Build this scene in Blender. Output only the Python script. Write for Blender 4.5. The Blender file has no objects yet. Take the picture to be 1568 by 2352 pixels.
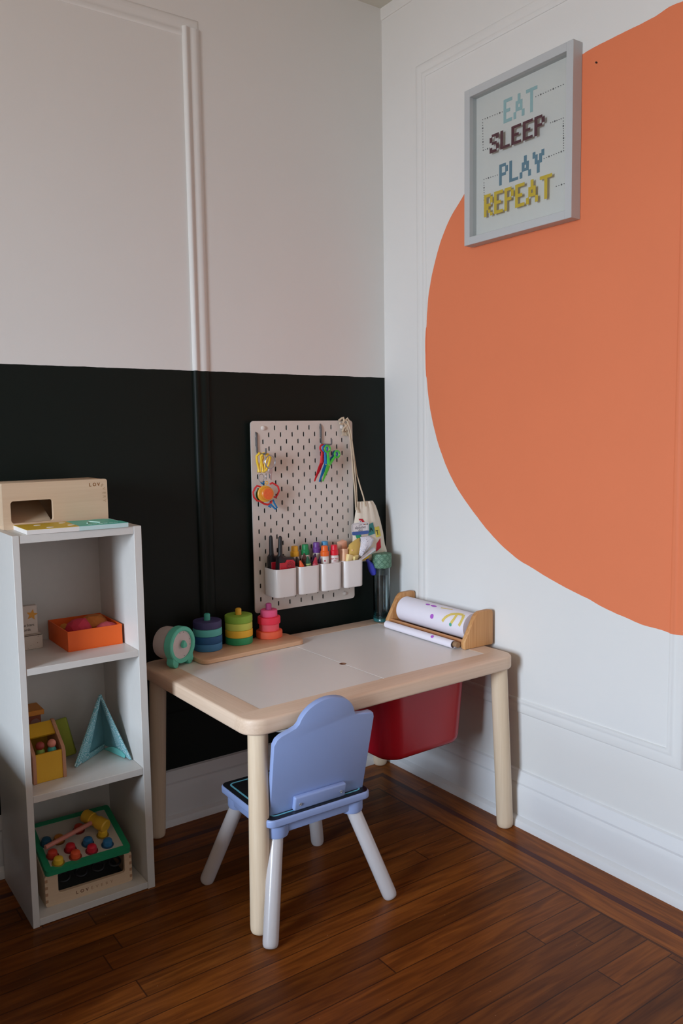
import bpy, bmesh, math, random
from mathutils import Matrix, Vector
R = math.radians
sc = bpy.context.scene
col = sc.collection
random.seed(7)

# ------------------------------------------------------------------ camera
CP = Vector((-1.6661, -2.0988, 1.0870))
YAW, PIT, ROL, FPX = R(35.33702), R(-5.71995), R(-0.84267), 1893.03
fw = Vector((math.cos(PIT)*math.sin(YAW), math.cos(PIT)*math.cos(YAW), math.sin(PIT)))
rt = Vector((math.cos(YAW), -math.sin(YAW), 0)); up = rt.cross(fw)
rt, up = math.cos(ROL)*rt + math.sin(ROL)*up, -math.sin(ROL)*rt + math.cos(ROL)*up
cam = bpy.data.objects.new('camera', bpy.data.cameras.new('camera')); col.objects.link(cam)
M = Matrix.Identity(4)
for i in range(3):
    M[i][0], M[i][1], M[i][2], M[i][3] = rt[i], up[i], -fw[i], CP[i]
cam.matrix_world = M
cam.data.lens = FPX/2352*36; cam.data.sensor_width = 36; cam.data.clip_start = .02
sc.camera = cam
# ------------------------------------------------------------------ world, light, exposure
w = bpy.data.worlds.new('World'); sc.world = w; w.use_nodes = True
w.node_tree.nodes['Background'].inputs[0].default_value = (.62, .75, 1, 1)
w.node_tree.nodes['Background'].inputs[1].default_value = .15
def area(name, loc, rot, sx, sy, power, colr):
    d = bpy.data.lights.new(name, 'AREA'); d.shape = 'RECTANGLE'; d.size = sx; d.size_y = sy
    d.energy = power; d.color = colr
    o = bpy.data.objects.new(name, d); o.location = loc; o.rotation_euler = rot; col.objects.link(o)
    return o
for k in range(5):      # daylight through the left window, coming down from the sky as tilted strips
    area('window_daylight', (-4.60, -1.85, .80+.29*k), (0, R(-90+50), 0), .26, 1.05, 38, (.64, .80, 1.0)).data.spread = R(140)
    area('ground_bounce_light', (-4.58, -1.85, .66+.29*k), (0, R(-90-35), 0), .14, 1.05, 7, (1.0, .88, .72))
area('rear_fill_light', (-1.7, -4.17, 1.45), (R(90), 0, 0), 1.1, 1.3, 4.4, (1.0, .93, .83))  # added fill lamp behind the camera, brightens surfaces facing it
sc.view_settings.view_transform = 'Standard'; sc.view_settings.look = 'None'
sc.view_settings.exposure = 0.06; sc.view_settings.gamma = 1.0; sc.view_settings.use_curve_mapping = False
sc.cycles.use_denoising = True; sc.cycles.max_bounces = 10; sc.cycles.diffuse_bounces = 5
sc.cycles.transmission_bounces = 8; sc.cycles.transparent_max_bounces = 12
sc.cycles.sample_clamp_indirect = 4

# ------------------------------------------------------------------ helpers
def at(px, py, ax, val):
    "photo pixel -> point on the plane coordinate[ax] = val"
    d = fw + rt*((px-784)/FPX) - up*((py-1176)/FPX)
    return CP + d*((val-CP[ax])/d[ax])

class B:
    def __init__(s): s.bm = bmesh.new()
    def add(s, t, m=None):
        if m is not None: t.transform(m)
        me = bpy.data.meshes.new('t'); t.to_mesh(me); t.free(); s.bm.from_mesh(me); bpy.data.meshes.remove(me)
        return s
    def box(s, x0, x1, y0, y1, z0, z1, bev=0, seg=2, m=None):
        t = bmesh.new(); bmesh.ops.create_cube(t, size=1)
        for v in t.verts: v.co = Vector(((x0+x1)/2+v.co.x*(x1-x0), (y0+y1)/2+v.co.y*(y1-y0), (z0+z1)/2+v.co.z*(z1-z0)))
        if bev: bmesh.ops.bevel(t, geom=t.edges[:], offset=bev, segments=seg, profile=.5, affect='EDGES')
        return s.add(t, m)
    def lathe(s, prof, n=40, m=None, closed=False):
        t = bmesh.new(); rings = []
        for r, z in prof:
            if r < 1e-6: rings.append([t.verts.new((0, 0, z))])
            else: rings.append([t.verts.new((r*math.cos(2*math.pi*i/n), r*math.sin(2*math.pi*i/n), z)) for i in range(n)])
        prs = list(zip(rings, rings[1:])) + ([(rings[-1], rings[0])] if closed else [])
        for a, b in prs:
            for i in range(n):
                j = (i+1) % n
                if len(a) == 1 and len(b) > 1: t.faces.new((a[0], b[j], b[i]))
                elif len(b) == 1 and len(a) > 1: t.faces.new((a[i], a[j], b[0]))
                elif len(a) > 1: t.faces.new((a[i], a[j], b[j], b[i]))
        bmesh.ops.recalc_face_normals(t, faces=t.faces[:])
        return s.add(t, m)
    def prism(s, pts, d0, d1, m=None, bev=0, seg=2):
        t = bmesh.new()
        a = [t.verts.new((x, y, d0)) for x, y in pts]; b = [t.verts.new((x, y, d1)) for x, y in pts]
        n = len(pts); t.faces.new(a[::-1]); t.faces.new(b)
        for i in range(n): t.faces.new((a[i], a[(i+1) % n], b[(i+1) % n], b[i]))
        bmesh.ops.recalc_face_normals(t, faces=t.faces[:])
        if bev:
            es = [e for e in t.edges if abs(e.verts[0].co.z-e.verts[1].co.z) < 1e-7]
            bmesh.ops.bevel(t, geom=es, offset=bev, segments=seg, profile=.5, affect='EDGES')
        return s.add(t, m)
    def tube(s, pts, r, n=8, closed=False, m=None):
        pts = [Vector(p) for p in pts]; N = len(pts); t = bmesh.new(); rings = []
        rr = r if isinstance(r, (list, tuple)) else [r]*N
        prev = None
        for i, p in enumerate(pts):
            if closed: d = pts[(i+1) % N]-pts[i-1]
            else: d = pts[min(i+1, N-1)]-pts[max(i-1, 0)]
            d.normalize()
            if prev is None: a = d.orthogonal().normalized()
            else:
                a = prev - d*prev.dot(d); a.normalize()
            prev = a; b = d.cross(a)
            rings.append([t.verts.new(p + (a*math.cos(2*math.pi*k/n)+b*math.sin(2*math.pi*k/n))*rr[i]) for k in range(n)])
        for i in range(N if closed else N-1):
            A, C = rings[i], rings[(i+1) % N]
            for k in range(n): t.faces.new((A[k], A[(k+1) % n], C[(k+1) % n], C[k]))
        if not closed: t.faces.new(rings[0][::-1]); t.faces.new(rings[-1])
        bmesh.ops.recalc_face_normals(t, faces=t.faces[:])
        return s.add(t, m)
    def ball(s, c, rx, ry=None, rz=None, n=20, m=None):
        t = bmesh.new(); bmesh.ops.create_uvsphere(t, u_segments=n, v_segments=max(8, n*2//3), radius=1)
        ry = ry or rx; rz = rz or rx
        for v in t.verts: v.co = Vector((c[0]+v.co.x*rx, c[1]+v.co.y*ry, c[2]+v.co.z*rz))
        return s.add(t, m)
    def loft(s, rings, cap0=True, cap1=True, m=None):
        t = bmesh.new(); rs = [[t.verts.new(p) for p in r] for r in rings]; n = len(rings[0])
        for A, C in zip(rs, rs[1:]):
            for k in range(n): t.faces.new((A[k], A[(k+1) % n], C[(k+1) % n], C[k]))
        if cap0: t.faces.new(rs[0][::-1])
        if cap1: t.faces.new(rs[-1])
        bmesh.ops.recalc_face_normals(t, faces=t.faces[:])
        return s.add(t, m)
    def grid(s, f, nu, nv, th=0, m=None):
        "sheet of points f(u,v); th gives thickness through f(u,v,k)"
        t = bmesh.new()
        g = [[t.verts.new(f(i/nu, j/nv)) for j in range(nv+1)] for i in range(nu+1)]
        for i in range(nu):
            for j in range(nv): t.faces.new((g[i][j], g[i+1][j], g[i+1][j+1], g[i][j+1]))
        if th:
            bmesh.ops.recalc_face_normals(t, faces=t.faces[:])
            bmesh.ops.solidify(t, geom=t.faces[:], thickness=th)
        return s.add(t, m)
    def build(s, name, mat, parent=None, ang=35, loc=None, rot=None, smooth=True):
        me = bpy.data.meshes.new(name); s.bm.to_mesh(me); s.bm.free()
        me.materials.append(mat)
        if smooth: me.shade_smooth(); me.set_sharp_from_angle(angle=R(ang))
        o = bpy.data.objects.new(name, me); col.objects.link(o)
        if parent is not None: o.parent = parent
        if loc is not None: o.location = loc
        if rot is not None: o.rotation_euler = rot
        return o

def tag(o, label, cat, group=None, kind=None):
    o['label'] = label; o['category'] = cat
    if group: o['group'] = group
    if kind: o['kind'] = kind
    return o
def struct(o): o['kind'] = 'structure'; return o
def thing(name, label, cat, loc=(0, 0, 0), rz=0, group=None, rot=None):
    o = bpy.data.objects.new(name, None); col.objects.link(o)
    o.empty_display_size = .02
    o.location = loc; o.rotation_euler = rot or (0, 0, rz)
    return tag(o, label, cat, group)
def copy_thing(o, loc, label, rz=None, mats=None):
    c = o.copy(); col.objects.link(c); c.location = loc; c['label'] = label
    if rz is not None: c.rotation_euler = (0, 0, rz)
    for ch in list(o.children):
        k = ch.copy(); k.data = ch.data.copy(); col.objects.link(k); k.parent = c
        if mats and ch.name.split('.')[0] in mats: k.data.materials[0] = mats[ch.name.split('.')[0]]
    return c
def RX(a): return Matrix.Rotation(a, 4, 'X')
def RY(a): return Matrix.Rotation(a, 4, 'Y')
def RZ(a): return Matrix.Rotation(a, 4, 'Z')
def TR(x, y, z): return Matrix.Translation((x, y, z))
XZ = RX(R(90))          # outline (x,y) -> (x, 0, z); depth d -> y = -d
def rrect(x0, x1, y0, y1, r, n=6, rs=None):
    rs = rs or (r, r, r, r); P = []
    for (cx, cy, a0, q) in ((x1, y1, 0, rs[0]), (x0, y1, 90, rs[1]), (x0, y0, 180, rs[2]), (x1, y0, 270, rs[3])):
        sx = -1 if cx == x1 else 1; sy = -1 if cy == y1 else 1
        if q == 0: P.append((cx, cy)); continue
        for i in range(n+1):
            a = R(a0+90*i/n); P.append((cx+sx*q+q*math.cos(a), cy+sy*q+q*math.sin(a)))
    return P
def text(body, size, mat, parent, m, name='lettering', ext=.0002, bold=0, align='CENTER', space=1.0, smooth=False):
    cu = bpy.data.curves.new('txt', 'FONT'); cu.body = body; cu.size = size; cu.extrude = ext; cu.offset = bold
    cu.align_x = align; cu.align_y = 'CENTER'; cu.space_character = space; cu.resolution_u = 4
    t = bpy.data.objects.new('txt', cu); col.objects.link(t)
    dg = bpy.context.evaluated_depsgraph_get(); me = bpy.data.meshes.new_from_object(t.evaluated_get(dg))
    bpy.data.objects.remove(t); me.transform(m); me.materials.clear(); me.materials.append(mat)
    o = bpy.data.objects.new(name, me); col.objects.link(o); o.parent = parent
    return o

# ------------------------------------------------------------------ materials
def lin(c): return tuple(((v/255)/12.92 if v/255 <= .04045 else ((v/255+.055)/1.055)**2.4) for v in c)+(1,)
class NT:
    def __init__(s, name):
        s.m = bpy.data.materials.new(name); s.m.use_nodes = True; s.t = s.m.node_tree
        s.b = s.t.nodes['Principled BSDF']
    def n(s, typ, **kw):
        x = s.t.nodes.new(typ)
        for k, v in kw.items(): setattr(x, k, v)
        return x
    def link(s, a, b): s.t.links.new(a, b)
    def put(s, sock, v):
        if isinstance(v, (int, float, tuple)): sock.default_value = v
        else: s.link(v, sock)
    def math(s, op, a, b=None, c=None, clamp=False):
        x = s.n('ShaderNodeMath', operation=op, use_clamp=clamp); s.put(x.inputs[0], a)
        if b is not None: s.put(x.inputs[1], b)
        if c is not None: s.put(x.inputs[2], c)
        return x.outputs[0]
    def mix(s, f, a, b):
        x = s.n('ShaderNodeMix', data_type='RGBA'); s.put(x.inputs[0], f); s.put(x.inputs[6], a); s.put(x.inputs[7], b)
        return x.outputs[2]
    def mul(s, a, f):
        x = s.n('ShaderNodeVectorMath', operation='SCALE'); s.put(x.inputs[0], a); s.put(x.inputs[3], f); return x.outputs[0]
    def sep(s, v):
        x = s.n('ShaderNodeSeparateXYZ'); s.link(v, x.inputs[0]); return x.outputs
    def comb(s, a, b, c):
        x = s.n('ShaderNodeCombineXYZ'); s.put(x.inputs[0], a); s.put(x.inputs[1], b); s.put(x.inputs[2], c); return x.outputs[0]
    def noise(s, vec, scale=5, detail=3, rough=.5, out=0, dist=0):
        x = s.n('ShaderNodeTexNoise'); s.link(vec, x.inputs['Vector']); x.inputs['Scale'].default_value = scale
        x.inputs['Detail'].default_value = detail; x.inputs['Roughness'].default_value = rough; x.inputs['Distortion'].default_value = dist
        return x.outputs[out]
    def ramp(s, f, stops):
        x = s.n('ShaderNodeValToRGB'); e = x.color_ramp.elements
        while len(e) < len(stops): e.new(.5)
        for k, (p, c) in zip(e, stops): k.position = p; k.color = c
        s.link(f, x.inputs[0]); return x.outputs[0]
    def bump(s, h, strength, dist=.001):
        x = s.n('ShaderNodeBump'); s.link(h, x.inputs['Height']); x.inputs['Strength'].default_value = strength
        x.inputs['Distance'].default_value = dist; s.link(x.outputs[0], s.b.inputs['Normal'])
    def pos(s): return s.n('ShaderNodeNewGeometry').outputs['Position']
    def obj(s): return s.n('ShaderNodeTexCoord').outputs['Object']

def plain(name, c, rough=.55, spec=.5, metal=0, var=.06, scale=30, bump=0, coat=0, sheen=0):
    n = NT(name); v = n.noise(n.obj(), scale, 3)
    f = n.math('MULTIPLY_ADD', v, var*2, 1-var); L = lin(c)
    n.link(n.mul(L[:3], f), n.b.inputs['Base Color'])
    n.b.inputs['Roughness'].default_value = rough; n.b.inputs['Specular IOR Level'].default_value = spec
    n.b.inputs['Metallic'].default_value = metal; n.b.inputs['Coat Weight'].default_value = coat
    if sheen: n.b.inputs['Sheen Weight'].default_value = sheen
    if bump: n.bump(n.noise(n.obj(), scale*6, 2), bump, .0006)
    return n.m
def wood(name, c1, c2, axis=0, rough=.5, sc_=1.0, strength=1.0, bump=.05):
    n = NT(name); o = n.obj(); mp = n.n('ShaderNodeMapping'); n.link(o, mp.inputs[0])
    s = [28*sc_, 28*sc_, 28*sc_]; s[axis] = 1.6*sc_; mp.inputs['Scale'].default_value = s
    a = n.noise(mp.outputs[0], 1, 4, .55, dist=.6); mp2 = n.n('ShaderNodeMapping'); n.link(o, mp2.inputs[0])
    s2 = [260*sc_]*3; s2[axis] = 6*sc_; mp2.inputs['Scale'].default_value = s2
    b = n.noise(mp2.outputs[0], 1, 2, .5)
    f = n.math('ADD', n.math('MULTIPLY', a, .62), n.math('MULTIPLY', b, .38))
    f = n.math('MULTIPLY_ADD', n.math('SUBTRACT', f, .5), 2.6*strength, .5, clamp=True)
    n.link(n.mix(f, lin(c1), lin(c2)), n.b.inputs['Base Color']); n.b.inputs['Roughness'].default_value = rough
    n.bump(b, bump, .0005)
    return n.m
def clear(name, c, alpha, rough=.05):
    "thin clear plastic or glass sheet"
    n = NT(name); t = n.t; tr = n.n('ShaderNodeBsdfTransparent'); tr.inputs[0].default_value = lin(c)
    gl = n.n('ShaderNodeBsdfGlossy'); gl.inputs[1].default_value = rough
    lw = n.n('ShaderNodeLayerWeight'); lw.inputs[0].default_value = .5
    f = n.math('ADD', n.math('MULTIPLY_ADD', n.math('POWER', lw.outputs['Facing'], 5.0), .9, .035), alpha, clamp=True)
    mx = n.n('ShaderNodeMixShader'); n.link(f, mx.inputs[0]); n.link(tr.outputs[0], mx.inputs[1]); n.link(gl.outputs[0], mx.inputs[2])
    n.link(mx.outputs[0], t.nodes['Material Output'].inputs[0]); return n.m

def wall_paint():
    "white emulsion, black-green dado below 1.25 m on the back wall, orange painted disc on the right wall"
    n = NT('wall_paint'); p = n.pos(); x, y, z = n.sep(p)
    white = lin((224, 222, 218)); v = n.noise(p, 3, 3); w1 = n.mul(white[:3], n.math('MULTIPLY_ADD', v, .06, .97))
    edge = n.math('MULTIPLY', n.math('SUBTRACT', n.noise(p, 22, 3), .5), .004)
    # dado
    zt = n.math('MULTIPLY_ADD', x, -.005, 1.2498)
    g1 = n.math('LESS_THAN', n.math('ADD', z, edge), zt)
    g2 = n.math('GREATER_THAN', z, .138)
    g3 = n.math('GREATER_THAN', y, -.022)
    g4 = n.math('LESS_THAN', n.math('MULTIPLY_ADD', edge, .15, x), -.0007)
    g5 = n.math('GREATER_THAN', x, -4.68)
    g = n.math('MULTIPLY', n.math('MULTIPLY', g1, g2), n.math('MULTIPLY', g3, n.math('MULTIPLY', g4, g5)))
    green = lin((17, 24, 20))
    c1 = n.mix(g, w1, green)
    # disc: radius as a function of the angle (hand painted, slightly uneven)
    dy = n.math('ADD', y, .891); dz = n.math('SUBTRACT', z, 1.307)
    ang = n.math('ARCTAN2', dz, dy); u = n.math('MULTIPLY_ADD', ang, 1/(2*math.pi), .5)
    rad = n.math('SQRT', n.math('ADD', n.math('MULTIPLY', dy, dy), n.math('MULTIPLY', dz, dz)))
    fc = n.n('ShaderNodeFloatCurve'); n.link(u, fc.inputs[1]); cv = fc.mapping.curves[0]
    K = [(-180, 0), (-140, .02), (-115, .036), (-104, .0278), (-99.5, .0142), (-96.3, .0075), (-92.3, -.0054), (-85.7, -.0205), (-78.9, -.0321), (-70.3, -.0335), (-61.2, -.0242),
         (-54.1, -.0182), (-43.9, -.0119), (-30.4, .0041), (-12.5, .0096), (1.6, .008), (18.2, .0184), (28, .0175), (40.2, -.0045), (60, -.012), (78.8, -.0139), (88.7, -.0197), (95.4, -.0148), (101.2, 0), (140, 0), (180, 0)]
    pts = [((a/360+.5), .5+d*5) for a, d in K]
    cv.points[0].location = pts[0]; cv.points[1].location = pts[-1]
    for q in pts[1:-1]: cv.points.new(*q)
    fc.mapping.update()
    rr = n.math('MULTIPLY_ADD', n.math('SUBTRACT', fc.outputs[0], .5), .2, .6832)
    d1 = n.math('LESS_THAN', n.math('ADD', rad, n.math('MULTIPLY', edge, .7)), rr)
    d2 = n.math('GREATER_THAN', x, -.03); d = n.math('MULTIPLY', d1, d2)
    orange = n.mul(lin((228, 126, 84))[:3], n.math('MULTIPLY_ADD', v, .08, .96))
    n.link(n.mix(d, c1, orange), n.b.inputs['Base Color'])
    rgh = n.math('MULTIPLY_ADD', g, -.1, .6); n.link(rgh, n.b.inputs['Roughness'])
    n.link(n.math('MULTIPLY_ADD', g, -.17, .35), n.b.inputs['Specular IOR Level'])
    h = n.math('ADD', n.noise(p, 60, 3), n.math('MULTIPLY', n.noise(p, 9, 2), 1.5)); n.bump(h, .12, .002)
    return n.m
def floor_wood():
    n = NT('parquet_floor'); p = n.pos(); x, y, z = n.sep(p)
    def planks(a, b, wdt, off, L):
        "a along the plank, b across"
        bb = n.math('DIVIDE', n.math('ADD', b, off), wdt); row = n.math('FLOOR', bb); fb = n.math('FRACT', bb)
        wn = n.n('ShaderNodeTexWhiteNoise', noise_dimensions='1D'); n.link(row, wn.inputs['W'])
        aa = n.math('ADD', n.math('DIVIDE', a, L), n.math('MULTIPLY', wn.outputs[0], 7.3)); seg = n.math('FLOOR', aa); fa = n.math('FRACT', aa)
        wn2 = n.n('ShaderNodeTexWhiteNoise', noise_dimensions='2D'); n.link(n.comb(row, seg, 0.0), wn2.inputs['Vector'])
        gb = n.math('MINIMUM', fb, n.math('SUBTRACT', 1.0, fb)); gap = n.math('LESS_THAN', gb, .022)
        ga = n.math('MINIMUM', fa, n.math('SUBTRACT', 1.0, fa)); gap2 = n.math('LESS_THAN', ga, .001)
        g = n.math('MAXIMUM', gap, gap2)
        vec = n.comb(n.math('MULTIPLY_ADD', wn2.outputs[0], 9.0, n.math('MULTIPLY', a, 1.0)), n.math('MULTIPLY', b, 11.0), n.math('MULTIPLY', wn2.outputs[0], 5.0))
        gr = n.noise(vec, 6, 4, .5, dist=.7)
        vec2 = n.comb(n.math('MULTIPLY', a, 4.0), n.math('MULTIPLY', b, 150.0), wn2.outputs[0])
        gr2 = n.noise(vec2, 3, 2, .5)
        return wn2.outputs[0], g, gr, gr2
    # field planks run along x; border boards run along their wall
    t1, g1, n1, f1 = planks(x, y, .0583, 1.004, 1.5)
    t2, g2, n2, f2 = planks(y, x, .077, .113, 1.1)
    t3, g3, n3, f3 = planks(x, y, .077, .113, 1.1)
    inR = n.math('MULTIPLY', n.math('GREATER_THAN', x, -.193), n.math('LESS_THAN', y, x))
    inB = n.math('MULTIPLY', n.math('GREATER_THAN', y, -.193), n.math('SUBTRACT', 1.0, n.math('LESS_THAN', y, x)))
    def sel(a, b, c): return n.mix(inB, n.mix(inR, a, b), c)
    tt, gg, nn, ff = sel(t1, t2, t3), sel(g1, g2, g3), sel(n1, n2, n3), sel(f1, f2, f3)
    m = n.math('MAXIMUM', x, y)
    inlay = n.math('MULTIPLY', n.math('LESS_THAN', m, -.111), n.math('GREATER_THAN', m, -.1295))
    edge = n.math('LESS_THAN', n.math('ABSOLUTE', n.math('ADD', m, .193)), .0014)
    base = n.ramp(nn, [(0.2, lin((72, 35, 10))), (.45, lin((102, 54, 17))), (.6, lin((118, 65, 22))), (.85, lin((136, 80, 30)))])
    tint = n.math('MULTIPLY_ADD', tt, .50, .70); c = n.mul(base, tint)
    c = n.mul(c, n.math('MULTIPLY_ADD', ff, .35, .82))
    bord = n.math('GREATER_THAN', m, -.193); c = n.mul(c, n.math('MULTIPLY_ADD', bord, .65, 1.0))
    c = n.mix(inlay, c, n.mul(lin((78, 38, 30))[:3], n.math('MULTIPLY_ADD', ff, .5, .75)))
    gg = n.math('MAXIMUM', n.math('MULTIPLY', gg, n.math('SUBTRACT', 1.0, inlay)), edge)
    c = n.mix(n.math('MULTIPLY', gg, .75), c, lin((38, 18, 10)))
    sp = n.math('GREATER_THAN', n.noise(p, 150, 1), .80)
    c = n.mix(n.math('MULTIPLY', sp, .35), c, lin((190, 160, 130)))
    n.link(c, n.b.inputs['Base Color'])
    n.link(n.math('MULTIPLY_ADD', n.noise(p, 9, 4), .2, .24), n.b.inputs['Roughness'])
    n.b.inputs['Specular IOR Level'].default_value = .15
    n.bump(n.math('ADD', n.math('MULTIPLY', gg, -1.0), n.math('MULTIPLY', nn, .3)), .25, .0012)
    return n.m

def low_bounce_dado():  # unseen walls darkened low down to cut bounce light
    n = NT('low_bounce_dado'); p = n.pos(); z = n.sep(p)[2]
    n.link(n.mix(n.math('LESS_THAN', z, 1.25), lin((200, 196, 190)), lin((30, 36, 32))), n.b.inputs['Base Color']); n.b.inputs['Roughness'].default_value = .55
    return n.m
LOW_BOUNCE_DADO = low_bounce_dado()
WALL = wall_paint(); FLOOR = floor_wood()
TRIMW = plain('white_trim_paint', (226, 226, 226), .42, var=.03, scale=8, bump=.05)
CEIL = plain('ceiling_paint', (214, 212, 200), .8, var=.04, scale=4)
LAM = plain('white_laminate', (208, 204, 198), .4, var=.03, scale=60)
BIRCH_X = wood('pine_pale_x', (230, 204, 180), (212, 182, 154), 0)
BIRCH_Y = wood('pine_pale_y', (230, 204, 180), (212, 182, 154), 1)
BIRCH_Z = wood('pine_leg', (230, 208, 180), (214, 188, 156), 2, sc_=.9)
PLY = wood('birch_plywood', (216, 190, 160), (196, 166, 136), 0, sc_=.6, strength=.7)
PINE = wood('pine_honey', (214, 164, 108), (176, 116, 66), 2, sc_=.9, strength=1.2)
PINEY = wood('pine_honey_y', (206, 150, 100), (170, 108, 66), 1, sc_=.9)
PALEW = wood('maple_board', (224, 186, 150), (204, 160, 124), 0, sc_=.8)
BOARD = plain('writing_board_white', (232, 228, 222), .3, var=.02, scale=10)
BLUE = plain('powder_blue_paint', (142, 160, 204), .45, var=.02, scale=20)
BLACKP = plain('black_seat_print', (14, 16, 20), .4, var=.02)
CYAN = plain('cyan_line_print', (110, 188, 204), .45, var=.02)
WLEG = plain('white_gloss_leg', (196, 190, 190), .25, var=.03, coat=.3)
REDB = plain('red_plastic', (176, 16, 34), .32, var=.03, scale=5)
WHT = plain('white_plastic', (222, 216, 212), .35, var=.02)
METAL = plain('steel', (178, 180, 184), .35, metal=.75, var=.03)
GREYM = plain('grey_coated_wire', (92, 88, 88), .45, var=.03)
DARK = plain('black_plastic', (24, 24, 28), .4, var=.05)
PAPER = plain('white_paper', (232, 226, 234), .7, var=.02, scale=12)
def P(name, c, rough=.5, **k): return plain(name, c, rough, **k)

# ------------------------------------------------------------------ room
RX0, RY0, ZC = -4.70, -4.24, 2.372
b = B(); b.box(RX0-.1, .1, RY0-.1, .1, -.08, 0); struct(b.build('floor', FLOOR, smooth=False))
b = B(); b.box(RX0-.1, .1, RY0-.1, .1, ZC, ZC+.08); struct(b.build('ceiling', CEIL, smooth=False))
b = B(); b.box(RX0-.1, 0, 0, .1, 0, ZC); struct(b.build('wall_back', WALL, smooth=False))
b = B(); b.box(0, .1, RY0-.1, .1, 0, ZC); struct(b.build('wall_right', WALL, smooth=False))
b = B()
b.box(RX0-.1, RX0, RY0-.1, -2.42, 0, ZC).box(RX0-.1, RX0, -1.28, 0, 0, ZC).box(RX0-.1, RX0, -2.42, -1.28, 0, .55).box(RX0-.1, RX0, -2.42, -1.28, 2.15, ZC)
struct(b.build('wall_left', LOW_BOUNCE_DADO, smooth=False))
b = B()
b.box(RX0, -2.28, RY0-.1, RY0, 0, ZC).box(-1.12, .0, RY0-.1, RY0, 0, ZC).box(-2.28, -1.12, RY0-.1, RY0, 0, .78).box(-2.28, -1.12, RY0-.1, RY0, 2.12, ZC)
struct(b.build('wall_rear', LOW_BOUNCE_DADO, smooth=False))
def window(name, m, wd, z0, z1):
    b = B()
    for s in (-1, 1): b.box(s*(wd/2-.02)-.03, s*(wd/2-.02)+.03, -.03, .05, z0-.04, z1+.04, .004, m=m)
    for z in (z0, z1): b.box(-wd/2-.03, wd/2+.03, -.035, .05, z-.035, z+.035, .004, m=m)
    o = struct(b.build(name, TRIMW))
    b = B(); b.box(-wd/2, wd/2, .03, .034, z0, z1, m=m); b.build('window_pane', clear(name+'_glass', (240, 248, 255), .02), o)
window('window_1', TR(RX0-.04, -1.85, 0) @ RZ(R(90)), 1.14, .55, 2.15)
window('added_fill_window', TR(-1.70, RY0-.04, 0) @ RZ(R(180)), 1.18, .78, 2.12)  # unseen rear opening, added to hold the fill lamp
# baseboards with a moulded cap and quarter-round shoe
BBP = [(0, 0), (.040, 0), (.0395, .010), (.036, .018), (.029, .023), (.0235, .025), (.0235, .098), (.021, .104), (.018, .110), (.019, .116), (.015, .126), (.010, .134), (.007, .143), (0, .146)]
def run(prof, p0, p1, out, name, mat):
    "sweep a profile (distance from wall, height) from p0 to p1"
    p0, p1, out = Vector(p0), Vector(p1), Vector(out); b = B()
    up_ = Vector((0, 0, 1))
    b.loft([[p+out*d+up_*h for d, h in prof] for p in (p0, p1)])
    return struct(b.build(name, mat, ang=28))
run(BBP, (0, 0, 0), (0, RY0, 0), (-1, 0, 0), 'baseboard_right', TRIMW)
run(BBP, (RX0, 0, 0), (0, 0, 0), (0, -1, 0), 'baseboard_back', TRIMW)
run(BBP, (RX0, RY0, 0), (RX0, 0, 0), (1, 0, 0), 'baseboard_left', TRIMW)
run(BBP, (0, RY0, 0), (RX0, RY0, 0), (0, 1, 0), 'baseboard_rear', TRIMW)
# picture-panel mouldings, painted over with the wall
MP = [(-.022, 0), (-.0215, .004), (-.0155, .0085), (-.009, .0078), (-.006, .004), (-.003, .0035), (.003, .0055), (.010, .0075), (.016, .006), (.021, .003), (.022, 0)]
tn = [0]
def mould(face, a, bq, c0, c1, thick=1.0, wid=1.0):
    "rectangular frame on wall 'face' ('back' or 'right'); a,b horizontal limits, c0,c1 vertical"
    tn[0] += 1
    corners = [(a, c0), (bq, c0), (bq, c1), (a, c1)]; b = B(); rings = []
    cx, cz = (a+bq)/2, (c0+c1)/2
    for (h, z) in corners+[corners[0]]:
        sx = 1 if h > cx else -1; sz = 1 if z > cz else -1; ring = []
        for d, t in MP:
            hh, zz, tt = h+sx*d*wid, z+sz*d*wid, t*thick
            ring.append(Vector((hh, -tt, zz)) if face == 'back' else Vector((-tt, hh, zz)))
        rings.append(ring)
    t = bmesh.new(); rs = [[t.verts.new(p) for p in r] for r in rings[:4]]
    for i in range(4):
        A, C = rs[i], rs[(i+1) % 4]
        for k in range(len(MP)-1): t.faces.new((A[k], A[k+1], C[k+1], C[k]))
    bmesh.ops.recalc_face_normals(t, faces=t.faces[:])
    b.add(t); return struct(b.build('trim_%d' % tn[0], WALL, ang=60))
mould('back', -1.75, -.647, .33, 2.150, .30, 1.1)
b = B(); b.loft([[Vector((-.647+d*1.1, -t_*1.15-.0002, z)) for d, t_ in [(-.022, 0), (-.0215, .005), (-.0165, .0088), (-.012, .0088), (-.0085, .005), (-.003, .0042), (.004, .006), (.010, .0076), (.016, .006), (.021, .003), (.022, 0)]] for z in (.335, 2.150)])
struct(b.build('trim_9', WALL, ang=60))
mould('right', -1.052, -.182, .325, 2.125, .6, .95)
mould('right', -2.10, -1.16, .325, 2.125, .6, .95)
run([(0, -.036), (.0025, -.035), (.0035, -.030), (.0035, 0), (0, 0)], (0, 0, 2.372), (0, RY0, 2.372), (-1, 0, 0), 'trim_8', WALL)

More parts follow.
